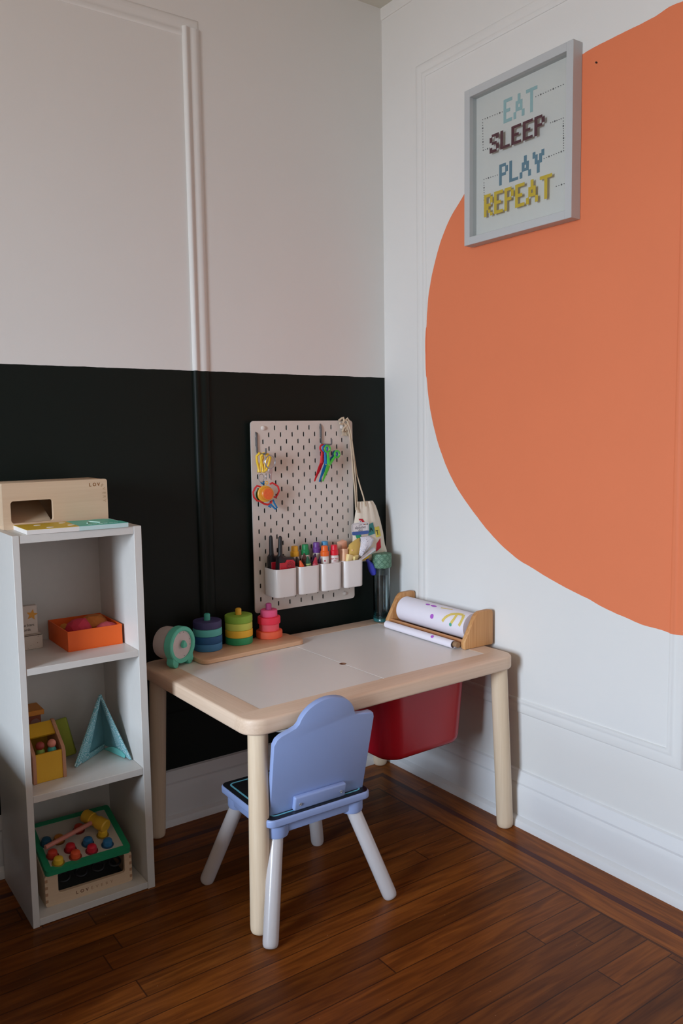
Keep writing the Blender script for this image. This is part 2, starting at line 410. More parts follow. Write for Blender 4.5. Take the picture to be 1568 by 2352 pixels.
# ------------------------------------------------------------------ unseen furniture added to block window light from shelf and floor
blocker_bed = thing('light_blocker_daybed', 'low navy-covered light blocker left of the shelf, unseen, added to shade it', 'blocker_bed', (-1.99, -.40, 0))
b = B(); b.box(-.56, .555, -.31, .33, .10, .22, .01)
for sx in (-.51, .51):
    for sy in (-.27, .28): b.box(sx-.03, sx+.03, sy-.03, sy+.03, 0, .15, .004)
b.build('bed_frame', wood('bed_wood', (150, 100, 66), (120, 78, 50), 1), blocker_bed)
b = B(); b.box(-.54, .54, -.30, .32, .22, .40, .03, 4); b.build('mattress', P('mattress_cloth', (150, 150, 160), .9, bump=.2), blocker_bed)
b = B(); b.box(-.40, .565, -.315, .335, .13, .43, .02, 4); b.build('bed_cover', P('bed_cover_cloth', (44, 48, 66), .9, bump=.3), blocker_bed)
b = B(); b.box(-.56, -.38, -.29, .31, .37, .47, .035, 5); b.build('pillow', P('pillow_cloth', (150, 148, 150), .9, bump=.2), blocker_bed)
pf = thing('light_blocker_pouf', 'round navy light blocker on the wooden floor, unseen, added to shade it', 'pouf', (-2.10, -1.33, 0))  # second unseen piece, added to shade the middle of the floor
b = B(); b.lathe([(0, 0), (.24, 0), (.30, .03), (.335, .12), (.345, .24), (.335, .38), (.30, .47), (.24, .51), (0, .525)], 48); b.build('cushion', P('pouf_cloth', (50, 52, 70), .9, bump=.3), pf)
b = B(); b.tube([(.345*math.cos(2*math.pi*k/48), .345*math.sin(2*math.pi*k/48), .25) for k in range(48)], .006, 8, closed=True); b.build('piping', P('piping_cloth', (80, 82, 100), .9), pf)

# ------------------------------------------------------------------ shelf unit
SX0, SX1, SY0, SY1, SH = -1.2375, -.9530, -.2965, -.044, .8737
sh = thing('bookshelf', 'narrow white three-tier open shelf unit standing in front of the black wall', 'shelf', (SX0, SY0, 0))
wS, dS, tS = SX1-SX0, SY1-SY0, .0145
b = B(); b.box(0, tS, 0, dS, 0, SH, .0007, 1); b.build('side_panel', LAM, sh)
b = B(); b.box(wS-tS-.0035, wS, 0, dS, 0, SH, .0007, 1); b.build('side_panel', LAM, sh)
for z0, z1, nm in ((.8560, .8735, 'top_panel'), (.5690, .5840, 'shelf_board'), (.2840, .3000, 'shelf_board'), (.0015, .0175, 'bottom_panel')):
    b = B(); b.box(tS+.0004, wS-tS-.0039, .001, dS-.006, z0, z1, .0006, 1); b.build(nm, LAM, sh)
b = B(); b.box(tS, wS-tS-.0035, dS-.006, dS-.002, .002, SH-.004); b.build('back_panel', LAM, sh)

# ------------------------------------------------------------------ table
TH = .0197; XT, YT = -.0464, -.0276
tcx, tcy = XT-.415*math.cos(TH)+.29*math.sin(TH), YT-.415*math.sin(TH)-.29*math.cos(TH)
tb = thing('kids_table', "pale wooden children's table with white inset boards, in the corner", 'table', (tcx, tcy, 0), TH)
HX, HY, BW = .415, .29, .0633
def TW(u, v, z):  # local table coords -> world
    return Vector((tcx+u*math.cos(TH)-v*math.sin(TH), tcy+u*math.sin(TH)+v*math.cos(TH), z))
zt0, zt1 = .444, .480
for s in (-1, 1):                                    # long rails with rounded corners
    n8 = 8; pts = []
    r = .045
    out = [(-HX, HY-BW), (-HX, HY-r)] + [(-HX+r-r*math.cos(R(90*i/n8)), HY-r+r*math.sin(R(90*i/n8))) for i in range(1, n8+1)]
    out += [(HX-r+r*math.sin(R(90*i/n8)), HY-r+r*math.cos(R(90*i/n8))) for i in range(0, n8+1)] + [(HX, HY-BW)]
    t = bmesh.new(); pp = [(x, s*y) for x, y in out]
    a = [t.verts.new((x, y, zt0)) for x, y in pp]; c = [t.verts.new((x, y, zt1)) for x, y in pp]; n_ = len(pp)
    t.faces.new(a[::-1]); t.faces.new(c)
    for i in range(n_): t.faces.new((a[i], a[(i+1) % n_], c[(i+1) % n_], c[i]))
    bmesh.ops.recalc_face_normals(t, faces=t.faces[:])
    es = [e for e in t.edges if abs(e.verts[0].co.z-e.verts[1].co.z) < 1e-6 and not all(abs(abs(v.co.y)-(HY-BW)) < 1e-6 for v in e.verts)]
    bmesh.ops.bevel(t, geom=es, offset=.0065, segments=3, profile=.5, affect='EDGES')
    B_ = B(); B_.add(t); B_.build('rail', BIRCH_X, tb)
for s in (-1, 1):
    t = bmesh.new(); bmesh.ops.create_cube(t, size=1)
    x0, x1 = (HX-BW, HX) if s > 0 else (-HX, -HX+BW)
    for v in t.verts: v.co = Vector(((x0+x1)/2+v.co.x*(x1-x0), v.co.y*2*(HY-BW), (zt0+zt1)/2+v.co.z*(zt1-zt0)))
    es = [e for e in t.edges if all(abs(v.co.x-s*HX) < 1e-6 for v in e.verts) and abs(e.verts[0].co.z-e.verts[1].co.z) < 1e-6]
    bmesh.ops.bevel(t, geom=es, offset=.0065, segments=3, profile=.5, affect='EDGES')
    B_ = B(); B_.add(t); B_.build('rail', BIRCH_Y, tb)
for s in (-1, 1):                                    # the two white inset boards with half a finger hole each
    x0, x1 = (.0008, HX-BW-.0008) if s > 0 else (-HX+BW+.0008, -.0008)
    y0, y1 = -HY+BW+.0008, HY-BW-.0008
    inner = [(.0008*s, y0+.004), (.0008*s, -.060-.0095)]+[(s*(.0008+.0087*math.sin(R(180*i/8))), -.060-.0095*math.cos(R(180*i/8))) for i in range(1, 8)]+[(.0008*s, -.060+.0095), (.0008*s, y1)]
    xo = x1 if s > 0 else x0
    pts = [(.004*s, y0)]+inner+[(xo, y1), (xo, y0)]
    b = B(); b.prism(pts if s < 0 else pts[::-1], .472, .4796, bev=.0004, seg=1); b.build('writing_board', BOARD, tb)
b = B(); b.lathe([(.0076, .4717), (.0093, .4717), (.0093, .4797), (.0076, .4797)], 28, TR(0, -.060, 0), closed=True); b.build('finger_hole_edge', P('hole_brown', (128, 84, 56), .7), tb)
b = B(); b.box(-.012, .012, -HY+BW, HY-BW, .447, .4715); b.build('centre_bar', wood('bar_wood', (150, 96, 60), (120, 74, 44), 1), tb)
for sx in (-1, 1):
    for sy in (-1, 1):
        top = Vector((sx*(HX-.040), sy*(HY-.033), .450)); bot = Vector((sx*(HX-.0264), sy*(HY-.0200), 0))
        d = (bot-top)
        b = B(); rr = .0222
        fr = [0, .96, .985, .996, 1.0]; rd = [rr, rr, rr*.97, rr*.88, rr*.75]
        b.tube([top+d*f for f in fr], rd, 28); b.build('leg', BIRCH_Z, tb, ang=50)

# storage bins hanging under the table
def bin_(label, mat, u0, u1, v0, v1, z1, dep):
    c = TW((u0+u1)/2, (v0+v1)/2, 0); o = thing('storage_bin', label, 'bin', (c.x, c.y, z1-dep), TH, 'storage bins under the table')
    W_, D_ = (u1-u0)/2, (v1-v0)/2
    def ring(k, ins, r): return [Vector((x, y, k)) for x, y in rrect(-W_+ins, W_-ins, -D_+ins, D_-ins, r, 8)]
    b = B(); tp = .016
    outer = [ring(0, tp+.020, .035), ring(.003, tp+.008, .045), ring(.010, tp+.002, .05), ring(.020, tp, .05), ring(dep-.012, .004, .055), ring(dep, .003, .055)]
    inner = [ring(dep, .006, .052), ring(.022, tp+.003, .047), ring(.006, tp+.012, .04), ring(.003, tp+.03, .03)]
    b.loft(outer+inner); b.build('bin_body', mat, o, ang=50)
    for s in (-1, 1):
        b = B(); b.box(s*W_-(.016 if s > 0 else 0), s*W_+(.0 if s > 0 else .016), -D_+.05, D_-.05, dep-.006, dep, .001); b.build('rim', mat, o)
    return o
bin_('deep red plastic bin hanging under the right half of the table', REDB, .030, .335, -.205, .185, .4455, .212)
bin_('shallow white plastic bin under the table, left of the red one', WHT, -.300, -.030, -.205, .185, .4455, .060)

# ------------------------------------------------------------------ chair
ch = thing('kids_chair', "blue child's chair with white splayed legs pushed under the table", 'chair', (-.688, -.512, 0), R(-1.0))
SZ = .255
b = B(); b.prism(rrect(-.136, .136, -.121, .121, .018), SZ-.019, SZ-.001, bev=.004, seg=3); b.build('seat', BLUE, ch)
b = B(); b.prism(rrect(-.133, .133, -.118, .118, .016), SZ-.0012, SZ); b.build('seat_print', BLACKP, ch)
def ringstrip(x0, x1, y0, y1, r, w_, z0, z1):
    o_ = rrect(x0, x1, y0, y1, r, 6); i_ = rrect(x0+w_, x1-w_, y0+w_, y1-w_, max(r-w_, .0015), 6); t = bmesh.new()
    V = [[t.verts.new((x, y, z)) for x, y in q] for q, z in ((o_, z0), (o_, z1), (i_, z1), (i_, z0))]
    for k in range(4):
        A, C = V[k], V[(k+1) % 4]
        for i in range(len(A)): t.faces.new((A[i], A[(i+1) % len(A)], C[(i+1) % len(A)], C[i]))
    bmesh.ops.recalc_face_normals(t, faces=t.faces[:]); return t
b = B(); b.add(ringstrip(-.120, .120, -.105, .105, .014, .0042, SZ-.0002, SZ+.0004)); b.build('seat_line', CYAN, ch)
def star4(cx, cy, r, q=.28):
    return [(cx+(r if i % 2 == 0 else r*q)*math.cos(R(45*i+8)), cy+(r if i % 2 == 0 else r*q)*math.sin(R(45*i+8))) for i in range(8)]
SPR = P('pale_print', (205, 205, 215), .5)
b = B(); b.prism(star4(-.082, .040, .0105), SZ-.0001, SZ+.0004); b.build('star_print', SPR, ch)
b = B(); b.prism(star4(.07, .06, .007), SZ-.0001, SZ+.0004); b.build('star_print', SPR, ch)
b = B()
for k in range(30):
    a = R(12*k); b.lathe([(0, SZ+.0004), (.0011, SZ+.0004), (.0011, SZ-.0001)], 6, TR(.0+.036*math.cos(a), .020+.036*math.sin(a), 0))
b.build('dotted_circle', SPR, ch)
b = B()
for s in (-1, 1):
    b.box(-.112, .112, s*.094-.012, s*.094+.012, SZ-.043, SZ-.019, .003).box(s*.112-.012, s*.112+.012, -.09, .09, SZ-.043, SZ-.019, .003)
b.build('apron', BLUE, ch)
for sx in (-1, 1):
    for sy in (-1, 1):
        top = Vector((sx*.098, sy*.083, SZ-.030)); bot = Vector((sx*.161, sy*.158, 0)); d = bot-top
        b = B(); b.lathe([(0, 0), (.027, 0), (.0285, .004), (.0285, .026), (.024, .029), (0, .029)], 32, TR(top.x+sx*.002, top.y+sy*.002, SZ-.050)); b.build('leg_socket', BLUE, ch)
        b = B(); ex = [0, .94, .97, .99, 1]
        b.tube([top+d*f for f in ex], [.0172, .0172, .0166, .0148, .0115], 24); b.build('leg', WLEG, ch, ang=50)
# backrest: shaped panel leaning slightly away from the table
def backpts():
    L_, Rr = -.1235, .1345; zb, zs = 0, .200
    pts = [(L_+.004, zb), (Rr-.006, zb)]
    pts += [(Rr+.001, zs-.014), (Rr-.002, zs-.004), (Rr-.010, zs)]
    pts += [(Rr-.030, zs+.001), (.082, zs+.004)]
    for i in range(0, 17):
        a = R(12+156*i/16); pts.append((.0055+.074*math.cos(a), .201+.060*math.sin(a)))
    pts += [(-.074, zs+.006), (-.088, zs+.001), (L_+.014, zs-.006), (L_+.004, zs-.013), (L_-.002, zs-.026)]
    return pts
mb = TR(0, -.081, SZ) @ RX(R(12)) @ XZ
b = B(); b.prism(backpts(), 0, .0145, mb, bev=.0022, seg=2); b.build('backrest', BLUE, ch)
mk = TR(0, -.081, SZ) @ RX(R(12))
b = B(); b.box(-.066, .070, -.027, -.0146, .004, .038, .004, 3, m=mk); br = b.build('bracket', BLUE, ch)
for x in (-.052, .056):
    b = B(); b.lathe([(0, 0), (.0036, 0), (.0036, .0022), (.0026, .0026), (.0012, .0014), (0, .0014)], 16, mk @ TR(x, -.0265, .020) @ RX(R(90))); b.build('screw', METAL, br)

# ------------------------------------------------------------------ pegboard
PX, PZ, PW, PH = -.5050, .5545, .36, .56
pg = thing('pegboard', 'white perforated pegboard mounted on the black wall above the table', 'pegboard', (PX, -.0148, PZ))
t = bmesh.new()
def cell(x0, x1, z0, z1, hole):
    if not hole:
        t.faces.new([t.verts.new((x, 0, z)) for x, z in ((x0, z0), (x1, z0), (x1, z1), (x0, z1))]); return
    cx, cz = (x0+x1)/2, hole; hw, hh = .0027, .0074
    R_ = [(hw, -hh+hw)] + [(hw*math.cos(R(a)), hh-hw+hw*math.sin(R(a))) for a in (0, 45, 90)]
    right = [(x1, z0), (x1, z1), (cx, z1)] + [(cx+x, cz+z) for x, z in ((0, hh), (hw*.72, hh-hw*.28), (hw, hh-hw), (hw, -hh+hw), (hw*.72, -hh+hw*.28), (0, -hh))] + [(cx, z0)]
    t.faces.new([t.verts.new((x, 0, z)) for x, z in right])
    t.faces.new([t.verts.new((2*cx-x, 0, z)) for x, z in right][::-1])
for k in range(1, 18):
    x0, x1 = .02*k-.01, .02*k+.01
    if k % 2 == 0:
        for j in range(14):
            zc = PH-.02-.04*j; sk = (k in (2, 16) and j in (0, 13))
            cell(x0, x1, zc-.02, zc+.02, None if sk else zc)
    else:
        cell(x0, x1, PH-.02, PH, None); cell(x0, x1, 0, .02, None)
        for j in range(13):
            zc = PH-.04-.04*j; cell(x0, x1, zc-.02, zc+.02, zc)
for s in (0, 1):
    q = [(.01, 0)]+[(.01-.01*math.sin(R(15*i)), .01-.01*math.cos(R(15*i))) for i in range(1, 7)]+[(.01-.01*math.cos(R(15*i)), PH-.01+.01*math.sin(R(15*i))) for i in range(0, 7)]
    q = [(PW-x if s else x, z) for x, z in q]
    t.faces.new([t.verts.new((x, 0, z)) for x, z in (q[::-1] if s else q)])
bmesh.ops.remove_doubles(t, verts=t.verts[:], dist=1e-5)
for f in t.faces:
    f.normal_update()
    if f.normal.y > 0: f.normal_flip()
ret = bmesh.ops.extrude_face_region(t, geom=t.faces[:])
for v in [g for g in ret['geom'] if isinstance(g, bmesh.types.BMVert)]: v.co.y -= .0035
bmesh.ops.recalc_face_normals(t, faces=t.faces[:])
b = B(); b.add(t); b.build('perforated_panel', P('pegboard_white', (214, 205, 196), .5, var=.02), pg, smooth=False)
for x, z in ((.04, PH-.02), (.32, PH-.02), (.32, .02), (.04, .02)):
    b = B(); b.lathe([(0, .0065), (.0032, .0062), (.0058, .0045), (.0066, .001), (.0066, 0)], 24, TR(x, -.0035, z) @ RX(R(90)))
    s_ = b.build('mounting_screw', P('screw_cap_white', (220, 212, 204), .4), pg)
for x, z in ((.04, PH-.02), (.32, PH-.02), (.32, .02), (.04, .02)):
    b = B(); b.lathe([(0, 0), (.006, 0), (.006, .0147), (0, .0147)], 16, TR(x, .0, z) @ RX(R(-90))); b.build('spacer', DARK, pg)
FY = -.0183                                              # front face of the pegboard
# hooks
def hook(px, py, label, L=.043):
    p = at(px, py, 1, FY); o = thing('peg_hook', label, 'hook', (p.x, FY, p.z), 0, 'pegboard hooks')
    b = B(); b.tube([(0, .001, 0), (0, -.002, -.004), (.0005, -.0035, -.012), (.001, -.003, -.030), (.0012, -.003, -.055), (.0014, -.005, -.060), (.0015, -.012, -.0615), (.0015, -L+.004, -.0615), (.0015, -L, -.060), (.0015, -L-.001, -.054), (.0015, -L-.001, -.045)], .0024, 8)
    b.build('wire', GREYM, o); b = B(); b.box(-.002, .005, -.0022, .001, -.040, -.014, .0008); b.build('clip_plate', GREYM, o)
    return o
hook(587, 993, 'left grey wire hook on the pegboard, holding the key ring', .052)
hook(735, 974, 'right grey wire hook on the pegboard, holding the scissors', .056)
# cups
def cup(x0, label):
    W_, D_, H_ = .0748, .0780, .083
    o = thing('storage_cup', label, 'cup', (x0+W_/2, FY-D_/2-.0006, .607), 0, 'white cups clipped in a row to the pegboard')
    def ring(k, i, r): return [Vector((x, y, k)) for x, y in rrect(-W_/2+i, W_/2-i, -D_/2+i, D_/2-i, r, 6)]
    b = B(); b.loft([ring(0, .004, .012), ring(.0012, .0022, .014), ring(.004, .0012, .0155), ring(H_-.001, 0, .0165), ring(H_, .0004, .016), ring(H_, .0012, .0155), ring(.006, .0026, .013), ring(.003, .005, .011)])
    b.build('cup_body', WHT, o, ang=50); return o
cup(-.4780, 'leftmost white cup on the pegboard, holding two red walkie-talkies')
cup(-.3985, 'second white cup from the left, full of fat crayons')
cup(-.3190, 'third white cup from the left, full of capped paint markers')
cup(-.2375, 'rightmost white cup, stuffed with foam blocks and yellow cloth')

# walkie-talkies
RED = P('toy_red', (200, 30, 48), .4); 
def walkie(x, y, z, label, tilt):
    o = thing('walkie_talkie', label, 'walkie-talkie', (x, y, z), 0, rot=(0, tilt, 0), group='walkie-talkies in the left cup')
    b = B(); b.prism([(-.026, 0), (.028, 0), (.030, .05), (.030, .088), (.025, .096), (-.010, .099), (-.020, .106), (-.027, .098), (-.028, .05)], 0, .020, TR(0, .010, 0) @ XZ, bev=.003, seg=2)
    b.build('case', DARK, o)
    b = B(); b.prism([(-.024, .003), (.026, .003), (.0275, .05), (.0275, .083), (.020, .090), (-.001, .091), (-.006, .083), (-.025, .083)], 0, .0025, TR(0, -.0098, 0) @ XZ, bev=.001, seg=1)
    b.build('front_plate', RED, o)
    b = B()
    for r in (.004, .008, .012):
        n_ = int(r*1600)
        for k in range(n_):
            a = 2*math.pi*k/n_; b.lathe([(0, .0008), (.0011, .0008), (.0011, 0)], 6, TR(.011+r*math.cos(a), -.0123, .073+r*math.sin(a)) @ RX(R(90)))
    b.build('speaker_holes', DARK, o)
    b = B(); b.lathe([(.0085, 0), (.0085, .004), (.0068, .010), (.0058, .050), (.0052, .058), (.003, .0615), (0, .0625)], 20, TR(-.017, 0, .098)); b.build('antenna', P('antenna_black', (30, 32, 34), .5), o)
    return o
pA, pB = at(624, 1290, 1, -.042), at(651, 1290, 1, -.074)
walkie(-.4390, -.0385, .6235, 'red and black walkie-talkie standing behind its twin, left antenna', R(-1))
walkie(-.4360, -.0730, .6235, 'front red and black walkie-talkie with round speaker grille', R(2))
b = B()
# markers
def marker(x, y, ztop, c, label, dots=False):
    o = thing('paint_marker', label, 'marker', (x, y, .612), 0, 'capped paint markers in the cups')
    h = ztop-.612
    b = B(); b.lathe([(0, 0), (.0125, 0), (.0132, .002), (.0132, h-.036), (.0118, h-.031), (.0110, h-.029), (0, h-.029)], 24); b.build('bottle', P('marker_white', (225, 215, 208), .4), o)
    b = B(); b.lathe([(.0127, h-.031), (.0130, h-.029), (.0128, h-.018), (.0104, h-.015), (.0098, h-.002), (.0088, h), (0, h)], 24); b.build('cap', P('cap_'+label.split()[0], c, .4), o)
    return o
marker(-.3790, -.040, .745, (236, 172, 40), 'yellow capped paint marker behind the crayons')
marker(-.3430, -.042, .747, (20, 140, 80), 'green capped paint marker behind the crayons')
marker(-.3010, -.040, .749, (112, 66, 150), 'purple capped paint marker at the back')
marker(-.2680, -.036, .749, (70, 150, 196), 'blue capped paint marker, mostly hidden at the back')
m1 = marker(-.2920, -.070, .741, (240, 104, 30), 'orange capped paint marker, left in the front pair')
m2 = marker(-.2590, -.073, .741, (216, 22, 44), 'red capped paint marker with red print on the bottle')
REDINK = P('red_print', (180, 40, 60), .5)
for k, (tx, sz) in enumerate((('DOT ART!', .0058), ('washable', .0030), ('paint marker', .0030), ('non toxic', .0028))):
    text(tx, sz, REDINK, m2, RZ(R(-32)) @ TR(0, -.0134, .088-.0062*k) @ RX(R(90)), ext=.0001, bold=.0001)
b = B(); b.lathe([(0, .0004), (.0024, .0004), (.0024, 0)], 16, RZ(R(-32)) @ TR(0, -.0132, .085) @ RX(R(90))); b.build('dot_print', REDINK, m1)
# crayons
def crayon(px, py, y, c, label, lean=0, leany=0, pale=None):
    p = at(px, py, 1, y); L = min(p.z-.62, .062)
    o = thing('crayon', label, 'crayon', (p.x, y, p.z), 0, rot=(leany, lean, 0), group='fat crayons in the second cup')
    b = B(); b.lathe([(0, 0), (.0024, 0), (.0072, -.016), (.0078, -.0165), (.0078, -.021), (0, -.021)], 20); b.build('tip', P('wax_'+label.split()[0]+label.split()[1], c, .5), o)
    cc = pale or tuple(min(255, int(v*.9+14)) for v in c)
    b = B(); b.lathe([(.0080, -.0205), (.0082, -.021), (.0082, -L*.97), (0, -L*.97)], 20); sl = b.build('paper_sleeve', P('sleeve_'+label.split()[0]+label.split()[1], cc, .7), o)
    b = B()
    for z in (-.0245, -.0295): b.lathe([(.0081, z), (.0085, z-.0004), (.0085, z-.0016), (.0081, z-.002)], 20)
    b.build('black_band', DARK, o)
    return o
crayon(681, 1279, -.062, (52, 44, 44), 'black tipped crayon leaning left over the walkie-talkie', R(-10))
crayon(698, 1271, -.052, (92, 52, 44), 'brown crayon standing behind the orange one', R(-2))
crayon(689, 1288, -.082, (232, 92, 40), 'bright orange crayon leaning left in the front', R(-16), pale=(190, 100, 60))
crayon(706, 1278, -.080, (30, 88, 60), 'dark green crayon with pale lime paper sleeve', R(-6), pale=(170, 186, 110))
crayon(724, 1271, -.062, (64, 36, 74), 'dark violet crayon leaning right between green and pink', R(14))
crayon(725, 1280, -.084, (176, 44, 64), 'crimson crayon with pink paper at the right front', R(8), pale=(200, 96, 106))
crayon(738, 1273, -.062, (74, 46, 92), 'purple crayon behind the crimson one, at the cup edge', R(10))

# foam blocks, cloths and odds in the fourth cup
def block(px, py, y, w_, h_, d_, rx, ry, rz, c, label):
    p = at(px, py, 1, y)
    o = B(); o.box(-w_/2, w_/2, -d_/2, d_/2, -h_/2, h_/2, .0012, 2)
    o = o.build('foam_block', P('foam_'+label.split()[0]+label.split()[1], c, .95, bump=.4, var=.08), None)
    o.location = p; o.rotation_euler = (R(rx), R(ry), R(rz)); return tag(o, label, 'foam block', 'soft foam blocks in the right cup')
PEACH, CREAM = (240, 196, 162), (236, 214, 156)
block(786, 1257, -.040, .024, .040, .020, 8, -14, 10, (238, 178, 148), 'tall peach foam block at the back left')
block(789, 1276, -.070, .020, .040, .018, -6, 8, 20, PEACH, 'long peach foam block standing at the left front')
block(803, 1268, -.062, .020, .022, .020, 30, 24, 30, (242, 196, 150), 'small peach foam cube tipped behind the cream ones')
block(800, 1284, -.080, .020, .028, .018, 0, 20, 10, CREAM, 'narrow cream foam block leaning right')
block(813, 1282, -.078, .024, .018, .018, 10, -6, 24, (238, 218, 150), 'pale cream foam cube lying on the cup rim')
def crumple(name, pts, c, label, cat, amp=.004, seed=1, mat=None, group=None):
    "crumpled closed cloth body lofted through (px, py, halfwidth m, y, depth m)"
    rnd = random.Random(seed); rings = []; ph = [rnd.uniform(0, 6.28) for _ in range(6)]
    for i, (px, py, hw, y, dp) in enumerate(pts):
        c0 = at(px, py, 1, y); ring = []
        for k in range(28):
            a = 2*math.pi*k/28; f = 1+amp*(math.sin(3*a+ph[0]+i*.5)+.7*math.sin(7*a+ph[1]+i*.8)+.5*math.sin(11*a+ph[2]-i*.6))/.01*.09
            ring.append(Vector((c0.x+hw*f*math.cos(a), c0.y+dp*f*math.sin(a), c0.z)))
        rings.append(ring)
    b = B(); b.loft(rings); o = b.build(name, mat or P(name+'_cloth', c, .9, var=.12, bump=.3), None, ang=60)
    return tag(o, label, cat, group)
crumple('scarf', [(806, 1293, .014, -.070, .010), (808, 1280, .018, -.070, .012), (812, 1265, .022, -.066, .012), (814, 1250, .021, -.062, .009), (819, 1241, .010, -.061, .005), (824, 1236, .004, -.061, .002)], (206, 172, 92), 'sheer mustard yellow scarf bunched behind the foam blocks', 'scarf', seed=3)
crumple('cloth_bundle', [(826, 1277, .010, -.070, .010), (831, 1266, .016, -.068, .012), (838, 1253, .022, -.066, .013), (842, 1240, .024, -.064, .012), (838, 1232, .018, -.064, .007)], (214, 212, 222), 'crumpled white paper sheet with grey scribbles sticking up', 'paper', amp=.009, seed=8,
        mat=(lambda: (lambda n: (n.link(n.mix(n.math('GREATER_THAN', n.noise(n.obj(), 170, 3, .6, dist=2), .60), lin((224, 222, 230)), lin((140, 138, 156))), n.b.inputs['Base Color']), n.bump(n.noise(n.obj(), 120, 3), .8, .003), n.m)[-1])(NT('scribbled_paper')))())
p0, p1 = at(823, 1289, 1, -.092), at(858, 1262, 1, -.082); b = B(); d = p1-p0
b.tube([p0, p0+d*.08, p0+d*.7, p0+d*.95, p1], [.0032, .0042, .0062, .0080, .0075], 16)
tag(b.build('silver_tube', P('silver_foil', (205, 205, 208), .28, metal=.7), None), 'slim silver tube sticking out of the right cup', 'tube')
crumple('yellow_ball', [(829, 1287, .010, -.070, .008), (835, 1283, .014, -.068, .010), (840, 1277, .014, -.064, .010), (842, 1271, .009, -.064, .007)], (224, 178, 50), 'yellow plush lump under the silver tube', 'toy', amp=.003, seed=5)
b = B(); p0, p1, p2 = at(842, 1284, 1, -.068), at(850, 1297, 1, -.066), at(860, 1320, 1, -.066)
b.tube([p0, p0.lerp(p1, .6), p1, p1.lerp(p2, .5), p1.lerp(p2, .9), p2], [.004, .006, .010, .0125, .010, .004], 16)
tag(b.build('blue_spoon', P('toy_cobalt', (52, 60, 176), .35), None), 'cobalt blue spoon end hanging beside the right cup', 'spoon')

# scissors
def scissors(label, c, y, L1, L2, tip, piv, r1=.0080, r2=.0080, pc=None):
    a, d_, e, f = at(*L1, 1, y), at(*L2, 1, y), at(*tip, 1, y), at(*piv, 1, y)
    o = thing('child_scissors', label, 'scissors', f, 0, 'plastic craft scissors on the right hook'); mt = plain('plastic_'+label.split()[0], c, .25, var=.03, coat=.3)
    for q, r_ in ((a, r1), (d_, r2)):
        b = B(); b.tube([q-f+Vector((r_*math.cos(2*math.pi*k/24), 0, r_*1.15*math.sin(2*math.pi*k/24))) for k in range(24)], .0029, 8, closed=True)
        dd = (f-q).normalized(); s0 = q-f+dd*r_*1.05; b.tube([s0, s0.lerp(Vector((0, 0, 0)), .5), Vector((0, 0, 0))], [.0034, .0045, .0058], 8); b.build('handle', mt, o)
    dn = (e-f); nrm = Vector((dn.z, 0, -dn.x)).normalized()
    for s, off in ((-1, .0012), (1, -.0012)):
        w0 = .0060; pts = [nrm*w0*s, dn*.3+nrm*w0*1.05*s, dn*.97+nrm*(.0022*s+.0008), dn, dn*.97-nrm*.001*s, nrm*(-w0*.5*s)]
        t = bmesh.new(); A = [t.verts.new(p+Vector((0, off-.0011, 0))) for p in pts]; C = [t.verts.new(p+Vector((0, off+.0011, 0))) for p in pts]
        t.faces.new(A); t.faces.new(C[::-1])
        for i in range(len(A)): t.faces.new((A[i], A[(i+1) % len(A)], C[(i+1) % len(A)], C[i]))
        bmesh.ops.recalc_face_normals(t, faces=t.faces[:]); b = B(); b.add(t); b.build('blade', mt, o)
    if pc: b = B(); b.lathe([(0, .0035), (.003, .003), (.0036, 0), (.0036, -.004)], 16, RX(R(90))); b.build('pivot', P('pivot_yellow', (236, 204, 110), .4), o)
    return o
scissors('red plastic scissors hanging nearest the pegboard', (206, 24, 40), -.034, (740, 1029), (748, 1042), (722, 1106), (738, 1064))
scissors('blue plastic scissors hanging between the red and green pairs', (30, 110, 176), -.044, (746, 1030), (769, 1043), (733, 1107), (748, 1066), pc=1)
scissors('green translucent scissors hanging in front of the other two', (66, 186, 62), -.056, (752, 1031), (774, 1043), (741, 1106), (755, 1067), .0088, .0088, pc=1)

# key ring and dangling link toy
def circ(c, r, n_=32, ax=None, q=1.0, tilt=0):
    return [c+Vector((r*math.cos(2*math.pi*k/n_)*math.cos(tilt), r*math.cos(2*math.pi*k/n_)*math.sin(tilt), q*r*math.sin(2*math.pi*k/n_))) for k in range(n_)]
c = at(620, 1061, 1, -.066); kr = thing('key_ring', 'large silver key ring with one small key on the left hook', 'key ring', c)
b = B(); b.tube(circ(Vector((0, 0, 0)), .0190, 40, tilt=R(12)), .0014, 8, closed=True); b.tube(circ(Vector((.0004, -.0016, 0)), .0186, 40, tilt=R(12)), .0012, 8, closed=True); b.build('split_ring', METAL, kr)
b = B(); b.prism([(-.0055, -.019), (.0055, -.019), (.0065, -.025), (.0055, -.032), (.0035, -.034), (.0035, -.052), (-.001, -.052), (-.001, -.049), (-.003, -.047), (-.0025, -.034), (-.0055, -.032), (-.0065, -.025)], 0, .0022, TR(0, .0, 0) @ XZ, bev=.0004, seg=1); b.build('key', METAL, kr)
c0 = at(608, 1133, 1, -.045)
lt = thing('link_toy', 'dangling baby link toy with yellow links, orange disc and red loops', 'toy', c0)
YEL = P('toy_yellow', (240, 196, 50), .4); REDT = P('toy_red_loop', (214, 40, 44), .4); BLT = P('toy_blue_loop', (20, 120, 180), .4)
def rel(px, py, y): return at(px, py, 1, y)-c0
